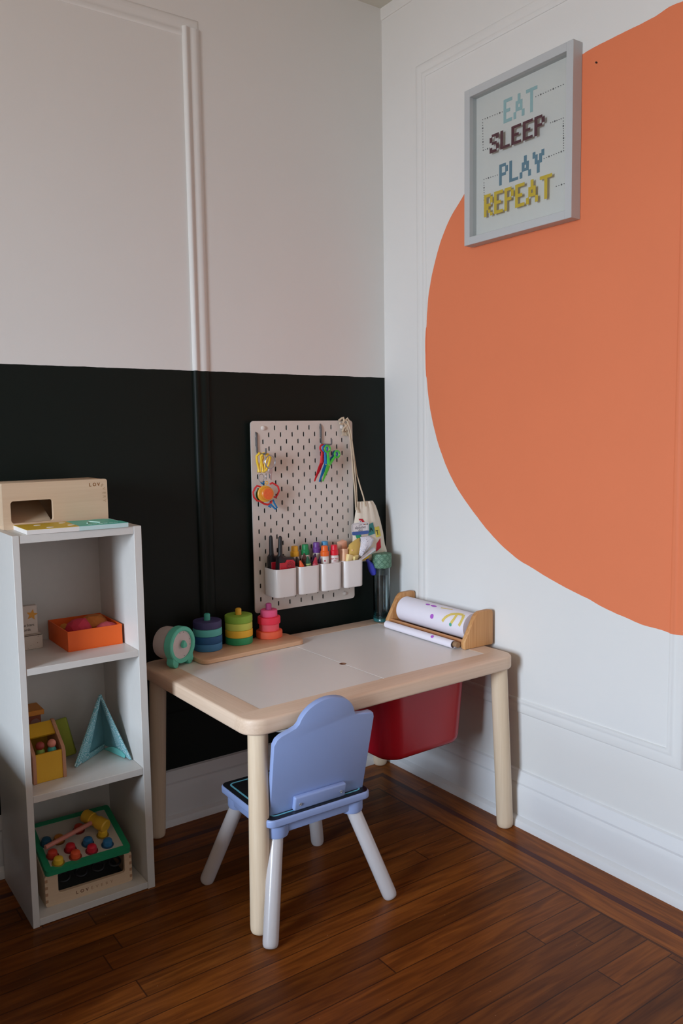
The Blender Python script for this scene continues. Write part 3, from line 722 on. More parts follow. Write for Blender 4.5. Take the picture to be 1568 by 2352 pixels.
for k, (ax_, y0_) in enumerate(((596, -.040), (606, -.050))):
    b = B(); b.tube([rel(ax_-2, 1076, y0_), rel(ax_-6, 1060, y0_), rel(ax_-7, 1048, y0_), rel(ax_-1, 1041, y0_-.004), rel(ax_+6, 1043, y0_), rel(ax_+8, 1052, y0_), rel(ax_+2, 1066, y0_), rel(ax_+1, 1078, y0_), rel(ax_+1, 1084, y0_), rel(ax_-3, 1084, y0_)], .0036, 10, closed=True); b.build('yellow_link', YEL, lt)
b = B(); b.tube([rel(608, 1042, -.052), rel(616, 1044, -.056), rel(621, 1052, -.056), rel(617, 1066, -.054), rel(610, 1082, -.052)], [.0034]*5, 10); b.build('yellow_link', YEL, lt)
for (x_, y_, r_) in ((600, 1098, .0115), (611, 1094, .0085)):
    b = B(); b.tube(circ(rel(x_, y_, -.045), r_, 28, tilt=R(20 if x_ < 605 else 55)), .0009, 8, closed=True); b.build('small_ring', METAL, lt)
b = B(); pr = [(0, 0), (.0225, 0), (.0240, .0015), (.0240, .0050), (.0225, .0065), (0, .0065)]
b.lathe(pr, 36, TR(*rel(607, 1134, -.044)) @ RX(R(90))); b.tube(circ(rel(612, 1109, -.046), .004, 14), .0014, 6, closed=True); b.build('yellow_disc', P('disc_yellow', (234, 176, 60), .4), lt)
b = B(); b.lathe([(0, 0), (.0185, 0), (.0195, .002), (.0195, .0075), (.0180, .0095), (0, .0100)], 36, TR(*rel(612, 1134, -.0505)) @ RX(R(90))); dk = b.build('orange_disc', P('disc_amber', (226, 142, 50), .35), lt)
b = B(); b.lathe([(0, .0104), (.0150, .0104), (.0155, .0098), (.0150, .008)], 36, TR(*rel(612, 1134, -.0505)) @ RX(R(90))); b.build('disc_face', P('disc_orange', (236, 106, 50), .45, var=.15, scale=120), dk)
b = B(); b.tube([rel(x, y, -.047) for x, y in ((598, 1118), (590, 1116), (585, 1122), (581, 1131), (583, 1142), (590, 1150), (600, 1152))], .0027, 8)
b.build('red_loop', REDT, lt)
b = B(); b.tube([rel(x, y, -.047) for x, y in ((620, 1112), (625, 1109), (632, 1113), (638, 1117), (641, 1127), (637, 1136), (633, 1143), (629, 1141))], .0027, 8)
b.build('red_loop', REDT, lt)
b = B(); b.tube([rel(x, y, -.040) for x, y in ((598, 1152), (606, 1157), (614, 1159), (621, 1157), (624, 1150))], .003, 8); b.build('red_loop', REDT, lt)
b = B(); b.tube([rel(x, y, -.042) for x, y in ((627, 1148), (630, 1156), (636, 1166), (632, 1169), (626, 1163), (621, 1158), (617, 1163), (622, 1165))], .0027, 8); b.build('blue_loop', BLT, lt)
b = B(); b.lathe([(0, 0), (.0215, 0), (.0215, .004), (0, .004)], 30, TR(*rel(602, 1136, -.037)) @ RX(R(90))); b.build('green_disc', P('disc_green', (70, 110, 50), .5), lt)
b = B(); b.tube([rel(599, 1108, -.04), rel(603, 1112, -.04), rel(606, 1106, -.04)], .0026, 8); b.build('blue_loop', BLT, lt)

# ------------------------------------------------------------------ canvas drawstring bag
CANV = P('natural_canvas', (222, 210, 192), .95, var=.06, scale=50, bump=.35)
bag = thing('drawstring_bag', 'natural canvas drawstring bag with letter patches hanging from the pegboard corner', 'bag', (0, 0, 0))
BK = [(.862, -.146, -.088), (.848, -.150, -.078), (.832, -.154, -.071), (.80, -.160, -.060), (.76, -.166, -.049), (.72, -.168, -.042), (.70, -.168, -.034), (.686, -.167, -.034), (.674, -.160, -.042)]
BD = [.010, .013, .015, .018, .020, .021, .021, .018, .010]
def bagxy(s, tt):
    f = tt*(len(BK)-1); i = min(int(f), len(BK)-2); g = f-i
    z, x0, x1 = (BK[i][k]*(1-g)+BK[i+1][k]*g for k in range(3)); d_ = BD[i]*(1-g)+BD[i+1]*g
    fold = .0035*max(0, 1-tt*1.5)*math.sin(s*11+1)
    return Vector(((x0+x1)/2+(x1-x0)/2*s, -.0425-d_*math.sqrt(max(0, 1-s*s))+fold*math.sqrt(max(0, 1-s*s)), z))
rings = []
for i in range(33):
    tt = i/32; ring = []
    for k in range(40):
        a = 2*math.pi*k/40; s = math.cos(a); q = bagxy(s, tt)
        if math.sin(a) < 0: q.y = -.0425+(-.0425-q.y)*.8
        ring.append(q)
    rings.append(ring)
b = B(); b.loft(rings); b.build('bag_body', CANV, bag, ang=70)
def patch(quad, mat, off=.0009, nm='letter_patch'):
    "quad of four (s,t) corners laid on the bag"
    (a0, b0), (a1, b1), (a2, b2), (a3, b3) = quad
    def f(u, v):
        s = (a0*(1-u)+a1*u)*(1-v)+(a3*(1-u)+a2*u)*v; q = (b0*(1-u)+b1*u)*(1-v)+(b3*(1-u)+b2*u)*v
        p = bagxy(s, q); p.y -= off; return p
    b = B(); b.grid(f, 8, 8, -.0006); return b.build(nm, mat, bag, ang=70)
def ztot(z):
    for i in range(len(BK)-1):
        if BK[i][0] >= z >= BK[i+1][0]: return (i+(BK[i][0]-z)/(BK[i][0]-BK[i+1][0]))/(len(BK)-1)
    return 0 if z > BK[0][0] else 1
def st(px, py):
    p = at(px, py, 1, -.060); q = ztot(p.z); f = q*(len(BK)-1); i = min(int(f), len(BK)-2); g = f-i
    x0 = BK[i][1]*(1-g)+BK[i+1][1]*g; x1 = BK[i][2]*(1-g)+BK[i+1][2]*g
    return (max(-.97, min(.97, (p.x-(x0+x1)/2)/((x1-x0)/2))), q)
TEAL = P('patch_teal', (72, 150, 150), .9); YP = P('patch_yellow', (222, 206, 90), .9); RP = P('patch_red', (186, 28, 44), .9); GP = P('patch_green', (40, 140, 96), .9)
patch([st(846, 1204), st(856, 1200), st(859, 1226), st(844, 1230)], TEAL)
patch([st(859, 1211), st(871, 1209), st(875, 1231), st(862, 1234)], YP)
patch([st(873, 1236), st(874, 1257), st(861, 1267), st(863, 1248)], RP)
patch([st(826, 1192), st(834, 1192), st(838, 1200), st(829, 1199)], RP)
patch([st(819, 1226), st(829, 1226), st(830, 1238), st(822, 1238)], GP)
def stroke(pts, r_=.0011):
    L = []
    for (x, y) in pts:
        s, q = st(x, y); p = bagxy(s, q); p.y -= .0019; L.append(p)
    b = B(); b.tube(L, r_, 6); return b
INK = P('black_ink', (24, 20, 22), .6)
stroke([(861, 1219), (864, 1218.6), (867, 1218)]).build('letter_t', INK, bag); stroke([(864.2, 1218.6), (864.9, 1223), (865.6, 1228)]).build('letter_t', INK, bag)
stroke([(847.6, 1221.5), (849.5, 1211.5), (851.5, 1212.5), (854, 1219)], .001).build('letter_a', INK, bag); stroke([(848.5, 1217), (852.8, 1216)], .001).build('letter_a', INK, bag)
# cords
CORD = P('cotton_cord', (202, 184, 158), .95, bump=.4, var=.12, scale=90)
def cord(L, y0_, y1_, nm='cord', r_=.0022):
    n_ = len(L); P_ = [at(x, y, 1, y0_+(y1_-y0_)*i/(n_-1)) for i, (x, y) in enumerate(L)]
    b = B(); b.tube(P_, r_, 8); return b.build(nm, CORD, bag)
cord([(787, 962), (798, 968), (805, 990), (810, 1030), (814, 1075), (818, 1120), (820, 1165), (822, 1178)], -.026, -.058)
cord([(786, 968), (797, 980), (803, 1000), (807, 1040), (811, 1090), (815, 1130), (817, 1172)], -.026, -.056)
cord([(800, 968), (806, 1000), (813, 1050), (819, 1090), (827, 1118), (834, 1140), (839, 1163)], -.027, -.057)
cord([(778, 966), (784, 961), (788, 959), (790, 966), (786, 975), (780, 972)], -.024, -.030, 'cord_knot', .0034)
cord([(792, 966), (798, 961), (801, 966), (797, 976), (789, 984), (786, 992)], -.025, -.032, 'cord_knot', .0034)
for k in range(7):
    cord([(787+k*.8, 984), (786+k*2.2, 992), (785+k*2.9, 1001)], -.027, -.024-.001*k, 'cord_fray', .0012)
cord([(790, 972), (795, 980), (793, 990)], -.028, -.030, 'cord_knot', .0036)
# tag card
tg = thing('bag_tag', 'white and blue paper tag hanging in front of the canvas bag', 'tag', at(827, 1214, 1, -.078), 0)
tw, hh = .0325, .0185
b = B(); b.prism([(-tw, -hh+.004), (-tw+.004, -hh), (tw-.004, -hh), (tw, -hh+.004), (tw, hh-.004), (tw-.004, hh), (.006, hh+.001), (.003, hh+.006), (-.003, hh+.006), (-.006, hh+.001), (-tw+.005, hh-.001), (-tw, hh-.006)], 0, .0009, XZ); b.build('card', P('tag_white', (226, 222, 222), .7), tg)
b = B(); b.prism([(-tw+.0005, -hh+.003), (-tw+.006, -hh-.0005), (tw-.006, -hh-.0005), (tw-.0005, -hh+.003), (tw-.0005, -hh+.010), (-tw+.0005, -hh+.010)], .0009, .0013, XZ); b.build('blue_band', P('tag_blue', (62, 94, 160), .6, var=.15, scale=200), tg)
b = B(); b.add(ringstrip(-tw+.003, tw-.003, -hh+.010, hh-.002, .004, .0006, 0, .0003), TR(0, -.0009, 0) @ XZ); b.build('border_line', P('tag_grey', (120, 120, 126), .7), tg)
GI = P('grey_ink', (120, 118, 124), .7)
text('alphabet', .0125, GI, tg, TR(0, -.0011, .0035) @ XZ); text('dice', .0105, GI, tg, TR(0, -.0011, -.0045) @ XZ)
text('wooden', .0042, GI, tg, TR(0, -.0011, .0115) @ XZ)
b = B()
for k, cc in enumerate(((80, 60, 110), (200, 120, 60), (150, 160, 120), (60, 60, 80))):
    b = B(); b.box(.012+.0042*k, .016+.0042*k, -.0014, -.0009, .0105, .0135); b.build('colour_chip', P('chip_%d' % k, cc, .6), tg)
b = B(); b.lathe([(0, .0006), (.0012, .0006), (.0012, 0)], 12, TR(0, -.0009, hh+.003) @ RX(R(90))); b.build('punch_hole', DARK, tg)

# ------------------------------------------------------------------ picture frame on the right wall
FRY0, FRY1, FRZ0, FRZ1, FD = -.7645, -.3990, 1.584, 1.991, .034
fm = thing('picture_frame', 'grey box frame with coloured pixel lettering on the orange and white wall', 'picture', (0, (FRY0+FRY1)/2, (FRZ0+FRZ1)/2), 0)
# local: u along -y (to the right as seen), z up, depth to -x
FR = Matrix(((0, 0, -1, 0), (-1, 0, 0, 0), (0, 1, 0, 0), (0, 0, 0, 1)))   # (u, v, d) -> (-d, -u, v)
W2, H2, bwf = (FRY1-FRY0)/2, (FRZ1-FRZ0)/2, .0205
GREYF = P('grey_frame_paint', (188, 190, 190), .45, var=.02)
for (u0, u1, v0, v1) in ((-W2, -W2+bwf, -H2, H2), (W2-bwf, W2, -H2, H2), (-W2+bwf, W2-bwf, H2-bwf, H2), (-W2+bwf, W2-bwf, -H2, -H2+bwf)):
    b = B(); b.box(u0, u1, v0, v1, .0005, FD, .0009, 1, m=FR); b.build('frame_side', GREYF, fm)
b = B(); b.box(-W2+bwf, W2-bwf, -H2+bwf, H2-bwf, .003, .0075, m=FR); b.build('backing', P('backing_paper', (216, 213, 208), .6, var=.02), fm)
b = B(); b.box(-W2+bwf, W2-bwf, -H2+bwf, H2-bwf, .0205, .0212, m=FR); b.build('glass_pane', clear('frame_glass', (250, 252, 252), .0, .03), fm)
FONT = {'E': ("####", "#...", "#...", "###.", "#...", "#...", "####"), 'L': ("#...",)*6+("####",), 'P': ("###.", "#..#", "#..#", "###.", "#...", "#...", "#..."),
        'S': (".###", "#..#", "#...", ".##.", "...#", "#..#", "###."), 'R': ("###.", "#..#", "#..#", "###.", "##..", "#.#.", "#..#"),
        'A': ("..#..", "..#..", ".###.", ".#.#.", ".###.", "#...#", "#...#"), 'T': ("#####",)+("..#..",)*6, 'Y': ("#...#", "##.##", ".#.#.", ".###.", "..#..", "..#..", "..#..")}
def word(s_, pL, pR, ytop, ybot, colr, d0, nm):
    "pixel word: left/right pixel x at mid height, its top and bottom edges -> frame-local"
    a = at(pL, ytop[0], 0, -d0); a2 = at(pL, ybot[0], 0, -d0); c_ = at(pR, ytop[1], 0, -d0); c2 = at(pR, ybot[1], 0, -d0)
    u0, u1 = -(a.y-fm.location.y), -(c_.y-fm.location.y); v1 = (a.z+c_.z)/2-fm.location.z; v0 = (a2.z+c2.z)/2-fm.location.z
    n_ = sum(len(FONT[q][0]) for q in s_)+len(s_)-1; cw, chh = (u1-u0)/n_, (v1-v0)/7; t = B(); x = 0
    for ch_ in s_:
        for r_, line in enumerate(FONT[ch_]):
            k = 0; nc = len(line)
            while k < nc:
                if line[k] == '#':
                    e = k
                    while e < nc and line[e] == '#': e += 1
                    t.box(u0+(x+k-.13)*cw, u0+(x+e+.13)*cw, v1-(r_+1)*chh, v1-r_*chh, d0, d0+.0006, m=FR); k = e
                else: k += 1
        x += len(FONT[ch_][0])+1
    return t.build(nm, P(nm+'_ink', colr, .6), fm, smooth=False)
word('EAT', 1157, 1233, (228, 198), (284, 252), (150, 182, 184), .0076, 'lettering')
word('SLEEP', 1125, 1250, (312, 260), (356, 302), (82, 30, 44), .0196, 'lettering')
word('PLAY', 1147, 1249, (379, 341), (427, 392), (92, 128, 146), .0076, 'lettering')
word('REPEAT', 1112, 1267, (449, 397), (500, 452), (208, 176, 40), .0196, 'lettering')
def dots(segs):
    b = B()
    for (x0, y0, x1, y1, n_) in segs:
        for k in range(n_):
            f = k/max(1, n_-1); p = at(x0+(x1-x0)*f, y0+(y1-y0)*f, 0, -.0078)
            r_ = .0023 if k % 5 == 2 else .0014
            b.lathe([(0, .0003), (r_, .0003), (r_, 0)], 8, FR @ TR(-(p.y-fm.location.y), p.z-fm.location.z, .0076))
    return b.build('dotted_line', P('dot_ink', (90, 86, 88), .6), fm)
dots([(1230, 222, 1293, 194, 12), (1108, 275, 1153, 257, 9), (1108, 282, 1109, 345, 11), (1110, 345, 1124, 340, 4), (1264, 282, 1293, 271, 7), (1293, 278, 1294, 340, 12), (1249, 364, 1294, 346, 9),
      (1111, 412, 1142, 402, 7), (1111, 420, 1112, 482, 12), (1277, 428, 1295, 422, 4)])
b = B(); b.lathe([(0, .004), (.002, .004), (.002, 0)], 10, TR(0, -.806, 1.93) @ RY(R(-90))); tag(b.build('nail', DARK, None), 'tiny dark nail in the orange paint right of the frame', 'nail')

# ------------------------------------------------------------------ stacking rings on the table
TZ = .4803
bb = thing('stacking_board', 'flat pale wooden board carrying three pegs with rings', 'stacking toy', (-.594, -.110, TZ), R(3.0))
b = B(); b.prism(rrect(-.160, .170, -.058, .060, .022), 0, .0118, bev=.002, seg=2); b.build('base', PALEW, bb)
rc = [(-.686, -.072), (-.586, -.066), (-.485, -.062)]
zb = TZ+.0119
def ring_(name, x, y, z, r, h, c, label):
    b = B(); b.lathe([(.0105, 0), (r-.0016, 0), (r-.0004, .0008), (r, .003), (r, h-.003), (r-.0008, h-.0008), (r-.0022, h-.0001), (.0105, h-.0001)], 48, closed=True)
    o = b.build('stacking_ring', P('ring_'+name, c, .6, bump=.15), None); o.location = (x, y, z)
    return tag(o, label, 'ring', 'wooden stacking rings')
H = .0202
S = [[('lightblue', .0395, (63, 132, 183), 'light steel blue ring, lowest of the blue stack'), ('navy', .0400, (29, 91, 146), 'deep blue ring, second up in the blue stack'), ('tealring', .0398, (91, 188, 185), 'teal ring under the violet ring'), ('violet', .0392, (63, 61, 109), 'dark violet ring on top of the blue stack')],
     [('green', .0386, (50, 165, 109), 'dark green ring, lowest of the middle stack'), ('amber', .0390, (250, 201, 61), 'golden yellow ring, second up in the middle stack'), ('lime', .0384, (208, 222, 100), 'pale lime ring under the olive green ring'), ('olive', .0390, (142, 190, 68), 'olive green ring on top of the middle stack')],
     [('orange', .0380, (250, 109, 73), 'orange-red ring, lowest of the red stack'), ('salmon', .0288, (250, 100, 114), 'small salmon ring between two wider red rings'), ('scarlet', .0330, (250, 56, 84), 'scarlet ring, third up in the red stack'), ('pink', .0245, (250, 100, 151), 'small pink ring on top of the red stack')]]
for (x, y), L, pc, lb in zip(rc, S, ((70, 178, 164), (236, 184, 52), (190, 76, 140)), ('teal peg', 'yellow peg', 'magenta peg')):
    for i, (nm, r_, cc, la) in enumerate(L): ring_(nm, x, y, zb+i*H, r_, H, cc, la)
    q = Matrix.Rotation(-R(3.0), 4, 'Z') @ Vector((x-bb.location.x, y-bb.location.y, 0))
    b = B(); b.lathe([(0, .0105), (.0085, .0105), (.0085, .1075), (.0075, .1095), (.005, .1108), (0, .111)], 24, TR(q.x, q.y, 0)); pgp = b.build('peg', P('peg_'+lb.split()[0], pc, .5), bb); pgp['label'] = lb

# ------------------------------------------------------------------ toy clock / night light
ck = thing('toy_clock', 'round white toy drum with teal rim and two feet, at the table corner', 'toy', (-.8005, -.128, TZ), R(24))
TL = P('toy_teal', (100, 208, 184), .5, bump=.1); WC = P('drum_white', (196, 188, 184), .6)
cz = .0555
m_ = TR(0, 0, cz) @ RX(R(90))
b = B(); b.lathe([(0, -.052), (.034, -.052), (.040, -.048), (.0425, -.040), (.0425, 0)], 48, m_); b.build('drum', WC, ck)
b = B(); b.lathe([(.0365, .0180), (.0385, .0205), (.0460, .0205), (.0480, .018), (.0480, -.002), (.0465, -.004), (.0380, -.004), (.0365, .0)], 56, m_, closed=True)
for s in (-1, 1):
    b.prism([(s*.021, -.030), (s*.036, -.023), (s*.040, -.041), (s*.0375, -.0485), (s*.030, -.0552), (s*.022, -.0552), (s*.018, -.047)], -.0035, .0195, TR(0, 0, cz) @ XZ, bev=.0015, seg=2)
b.build('rim', TL, ck)
b = B(); b.lathe([(0, .0150), (.0370, .0150), (.0370, .008)], 48, m_); fc_ = b.build('face', P('clock_face', (214, 206, 208), .6), ck)
b = B(); b.lathe([(0, .0150), (.0016, .0150), (.0016, .0265), (0, .0265)], 12, m_)
b.prism([(.0, .0125), (.0035, .009), (.0075, .002), (.0076, -.003), (.005, -.0065), (-.005, -.0065), (-.0076, -.003), (-.0075, .002), (-.0035, .009)], .018, .0275, TR(0, 0, cz) @ XZ, bev=.0012, seg=2)
b.build('knob', TL, ck)
b = B()
for a in (75, 15, -75, -10, 100): b.lathe([(0, .0155), (.0011, .0155), (.0011, .0150)], 8, m_ @ TR(.0325*math.cos(R(a)), .0325*math.sin(R(a)), 0))
b.build('dot_mark', DARK, fc_)

# ------------------------------------------------------------------ bottle
bo = thing('water_bottle', 'tall clear water bottle with a green patterned lid, at the back corner of the table', 'bottle', (-.077, -.072, TZ))
GL = NT('bottle_plastic'); GL.b.inputs['Base Color'].default_value = lin((226, 238, 240)); GL.b.inputs['Transmission Weight'].default_value = 1.0; GL.b.inputs['Roughness'].default_value = .03; GL.b.inputs['IOR'].default_value = 1.42
b = B(); ro = .0275
b.lathe([(0, .0145), (ro-.006, .0150), (ro-.0024, .019), (ro-.0022, .186), (ro-.0022, .1865), (ro, .1865), (ro, .012), (ro-.001, .004), (ro-.004, .0012), (0, .0012)], 56)
b.build('body', GL.m, bo, ang=50)
TG = NT('bottle_base_teal'); TG.b.inputs['Base Color'].default_value = lin((70, 150, 150)); TG.b.inputs['Transmission Weight'].default_value = .7; TG.b.inputs['Roughness'].default_value = .2
b = B(); b.lathe([(0, 0), (ro-.003, 0), (ro, .002), (ro+.0004, .010), (ro-.003, .0135), (ro-.006, .0140), (0, .0140)], 48); b.build('base', TG.m, bo, ang=50)
n = NT('lid_pattern'); o_ = n.obj(); x, y, z = n.sep(o_); an = n.math('MULTIPLY', n.math('ARCTAN2', y, x), 10/(2*math.pi)); zz = n.math('DIVIDE', z, .0215)
def tri(v): return n.math('ABSOLUTE', n.math('SUBTRACT', n.math('MULTIPLY', n.math('FRACT', v), 2.0), 1.0))
dd_ = n.math('ADD', tri(an), tri(zz)); df = n.math('ABSOLUTE', n.math('SUBTRACT', dd_, 1.0)); k_ = n.math('LESS_THAN', df, .20); k2 = n.math('LESS_THAN', n.math('ABSOLUTE', n.math('SUBTRACT', df, .5)), .10); kk = n.math('MAXIMUM', k_, k2)
n.link(n.mix(kk, lin((112, 150, 124)), lin((62, 100, 78))), n.b.inputs['Base Color']); n.b.inputs['Roughness'].default_value = .6; n.bump(kk, -.6, .0012)
b = B(); b.lathe([(0, .172), (.029, .172), (.0312, .174), (.0316, .1765), (.0316, .2145), (.0308, .2165), (.028, .2175), (0, .2175)], 56); b.build('lid', n.m, bo)
b = B(); b.lathe([(ro-.0026, .150), (ro-.0026, .1715), (0, .1715)], 40); b.build('inner_collar', P('collar_dark', (50, 60, 58), .5), bo)

# ------------------------------------------------------------------ paper roll holder
ph = thing('paper_roll_holder', 'pine tabletop paper dispenser at the right end of the table', 'paper holder', (-.060, -.311, TZ), R(-1.2))
PR = [(-.051, 0), (.050, 0), (.053, .004), (.053, .092), (.049, .0985), (.040, .1005), (.004, .0995), (-.006, .096), (-.016, .086), (-.0545, .020), (-.054, .004)]
for s in (-1, 1):
    b = B(); y0 = s*.1715; b.prism(PR, -.008, .008, TR(0, y0, 0) @ XZ, bev=.0028, seg=2); b.build('end_panel', PINE, ph)
b = B(); b.box(-.046, -.040, -.164, .164, .009, .0235, .001); b.build('tear_bar', PINEY, ph)
b = B(); b.box(-.0385, .046, -.164, .164, .0, .006, .0012); b.build('base_bar', PINEY, ph)
b = B(); b.lathe([(0, -.164), (.0085, -.164), (.0085, .164), (0, .164)], 20, TR(.006, 0, .050) @ RX(R(90))); b.build('dowel', PINEY, ph)
rl = B(); rc_, rr_ = Vector((.0045, 0, .0505)), .0385
rl.lathe([(.0100, -.150), (rr_, -.150), (rr_, .150), (.0100, .150)], 64, TR(rc_.x, 0, rc_.z) @ RX(R(90)), closed=True)
rl = rl.build('paper_roll', PAPER, ph)
# loose sheet running from the roll under the bar to a small curl
pr_ = at(1043, 1479, 0, -.118)
b = B(); cR = .0112; cx_, cz_ = -.0685, .0122
def sheet(u, v):
    y_ = -.150+.303*u
    if v < .35:
        f = v/.35; return Vector((-.030-.022*f, y_, .0165-.015*f))
    a = R(-90)-(v-.35)/.65*R(560); r_ = cR*(1-.12*(v-.35)/.65)
    return Vector((cx_+r_*math.cos(a), y_, cz_+r_*math.sin(a)))
b.grid(sheet, 6, 60, .0004); b.build('paper_curl', PAPER, ph, ang=60)
b = B(); b.lathe([(0, .146), (.0078, .146), (.0078, .163), (0, .163)], 20, TR(-.063, 0, .0125) @ RX(R(90))); b.build('cardboard_core', P('core_brown', (150, 116, 84), .8), ph)
def blot(y_, a0, ry, ra, c, nm, r_=rr_+.0003, cc=None):
    "rounded paint blot on the roll, centred at (y, angle)"
    cc = cc or rc_
    t = bmesh.new(); vs = []; ctr = t.verts.new((cc.x+r_*math.cos(R(a0)), y_, cc.z+r_*math.sin(R(a0))))
    for k in range(20):
        q = 2*math.pi*k/20; a = R(a0+ra*math.sin(q)); vs.append(t.verts.new((cc.x+r_*math.cos(a), y_+ry*math.cos(q), cc.z+r_*math.sin(a))))
    for k in range(20): t.faces.new((ctr, vs[k], vs[(k+1) % 20]))
    b = B(); b.add(t); return b.build('paint_mark', c, rl)
def streak(L, wd, c):
    "painted stroke through (y, angle) points on the roll"
    def f(u, v):
        g = u*(len(L)-1); i = min(int(g), len(L)-2); g -= i; y_ = L[i][0]*(1-g)+L[i+1][0]*g; a = L[i][1]*(1-g)+L[i+1][1]*g
        dy, da = L[i+1][0]-L[i][0], (L[i+1][1]-L[i][1])*.00067; ln = math.hypot(dy, da) or 1; s_ = (v-.5)*wd
        y_ += -da/ln*s_; a += dy/ln*s_/.00067; r_ = rr_+.0003
        return Vector((rc_.x+r_*math.cos(R(a)), y_, rc_.z+r_*math.sin(R(a))))
    b = B(); b.grid(f, 24, 3); return b.build('paint_mark', c, rl)
PUR = P('paint_purple', (176, 92, 196), .7); YPT = P('paint_yellow', (222, 196, 104), .7, var=.15, scale=80); GPT = P('paint_green', (80, 170, 140), .7, var=.3, scale=150)
blot(-.016, 163, .0075, 11, PUR, 'p'); blot(.028, 112, .010, 5, PUR, 'p'); blot(.002, 112, .013, 6, PUR, 'p'); blot(-.098, 176, .0055, 8, GPT, 'g')
streak([(-.063, 172), (-.072, 152), (-.086, 133), (-.108, 122), (-.130, 119)], .0090, YPT)
streak([(-.100, 170), (-.107, 152), (-.109, 138), (-.108, 126)], .0095, YPT)
streak([(-.132, 120), (-.138, 136), (-.138, 155), (-.133, 172)], .0095, YPT)
streak([(-.030, 112), (-.050, 108), (-.075, 104)], .0035, YPT)
o = blot(-.070, 140, .006, 22, PUR, 'p', cR+.0006, Vector((cx_, 0, cz_))); o.parent = ph
b = B()

# ------------------------------------------------------------------ things on the shelf top
sx_top = .8737
bx = thing('wooden_box', 'plywood drop box with a rectangular opening on top of the shelf', 'wooden toy', (-1.1045, -.173, sx_top), R(1.5))
hw, dp, hB = .1205, .118, .1045
def frame_plate(o0, o1, z0, z1, h0, h1, v0, v1, r, d0, d1, m):
    "front plate with a rounded rectangular opening"
    n_ = 6; out = rrect(o0, o1, z0, z1, .006, n_); inn = rrect(h0, h1, v0, v1, r, n_); t = bmesh.new()
    V = [[t.verts.new((x, y, d)) for x, y in q] for q, d in ((out, d0), (out, d1), (inn, d1), (inn, d0))]
    for k in range(4):
        A, C = V[k], V[(k+1) % 4]
        for i in range(len(A)): t.faces.new((A[i], A[(i+1) % len(A)], C[(i+1) % len(A)], C[i]))
    bmesh.ops.recalc_face_normals(t, faces=t.faces[:]); t.transform(m); return t
b = B(); b.add(frame_plate(-hw, hw, 0, hB, -hw+.017, -hw+.111, .014, .064, .007, -.0, .010, TR(0, .010, 0) @ XZ)); b.build('front_panel', PLY, bx)
b = B(); b.box(-hw+.002, hw-.002, .010, dp, 0, .008, .0005); b.build('base', PLY, bx)
b = B(); b.box(-hw+.0025, hw-.0025, .0105, dp, hB-.010, hB-.001, .001); b.build('lid', PLY, bx)
b = B(); b.box(-hw+.002, -hw+.010, .0102, dp, .008, hB-.010, .0005); b.build('side_panel', PLY, bx)
b = B(); b.box(hw-.010, hw-.002, .0102, dp, .008, hB-.010, .0005); b.build('side_panel', PLY, bx)
b = B(); b.box(-hw+.010, hw-.010, dp-.008, dp, .008, hB-.010); b.build('back_panel', PLY, bx)
b = B(); b.grid(lambda u, v: Vector((-hw+.010+.100*u, .012+.094*v, .012+.045*v)), 1, 1, .004); b.build('ramp', PLY, bx)
b = B(); b.lathe([(0, 0), (.013, 0), (.013, .006), (.011, .009), (0, .010)], 24, TR(hw-.003, .030, .078) @ RY(R(90))); b.build('knob', wood('knob_wood', (190, 130, 90), (160, 100, 66), 0), bx)
BRN = P('burnt_print', (140, 92, 48), .7); BR2 = P('burnt_print_faded', (176, 146, 112), .7)
for ch_, x_, z_, rz_, mt in (('L', .079, .0915, 0, BRN), ('O', .0895, .0917, 0, BRN), ('V', .0995, .0918, 0, BRN), ('E', .1075, .0890, -35, BR2), ('V', .1115, .0810, -75, BR2), ('E', .1120, .0715, -90, BR2), ('R', .1120, .0620, -90, BR2), ('Y', .1120, .0525, -90, BR2)):
    text(ch_, .0105, mt, bx, TR(x_, -.0002, z_) @ RY(R(-rz_)) @ XZ, ext=.0001, bold=.0003 if mt is BRN else 0)
# board book
bk = thing('board_book', 'open yellow and teal board book lying flat on the shelf top', 'book', (0, 0, sx_top))
TZb = .0105
Q = [(-1.206, -.2955), (-.985, -.301), (-.986, -.182), (-1.204, -.175)]; m1_, m2_ = (-1.096, -.300), (-1.089, -.180)
PGE = P('book_pages', (222, 216, 210), .8)
b = B(); b.prism([Q[0], m1_, m2_, Q[3]], 0, TZb-.0006, bev=.0004, seg=1); b.build('page_block', PGE, bk)
b = B(); b.prism([m1_, Q[1], Q[2], m2_], 0, TZb-.0006, bev=.0004, seg=1); b.build('page_block', P('book_pages_pale', (190, 214, 212), .8), bk)
b = B(); b.prism([Q[0], m1_, m2_, Q[3]], TZb-.0006, TZb); b.build('yellow_page', P('page_yellow', (206, 172, 40), .5), bk)
b = B(); b.prism([m1_, Q[1], (-.985, -.250), (-.9905, -.247), (-.9905, -.205), (-1.0, -.182), m2_], TZb-.0006, TZb); b.build('teal_page', P('page_teal', (84, 182, 160), .5), bk)
b = B()
for (x, y) in ((-1.163, -.215), (-1.152, -.275), (-1.105, -.205), (-1.102, -.262)): b.lathe([(0, TZb+.0003), (.0075, TZb+.0003), (.0075, TZb-.0002)], 20, TR(x, y, 0))
b.build('white_dots', P('page_white', (236, 232, 224), .6), bk)
b = B(); b.tube([(-1.066, -.262, TZb+.0005), (-1.052, -.222, TZb+.0005), (-1.036, -.262, TZb+.0005)], .0014, 6); LB = P('page_print', (190, 222, 210), .6); b.build('page_mark', LB, bk)
b = B()
for k in range(6): b.box(-1.070+.012*k, -1.062+.012*k, -.284+.004*(k % 2), -.281+.004*(k % 2), TZb-.0001, TZb+.0004)
b.build('page_mark', LB, bk)

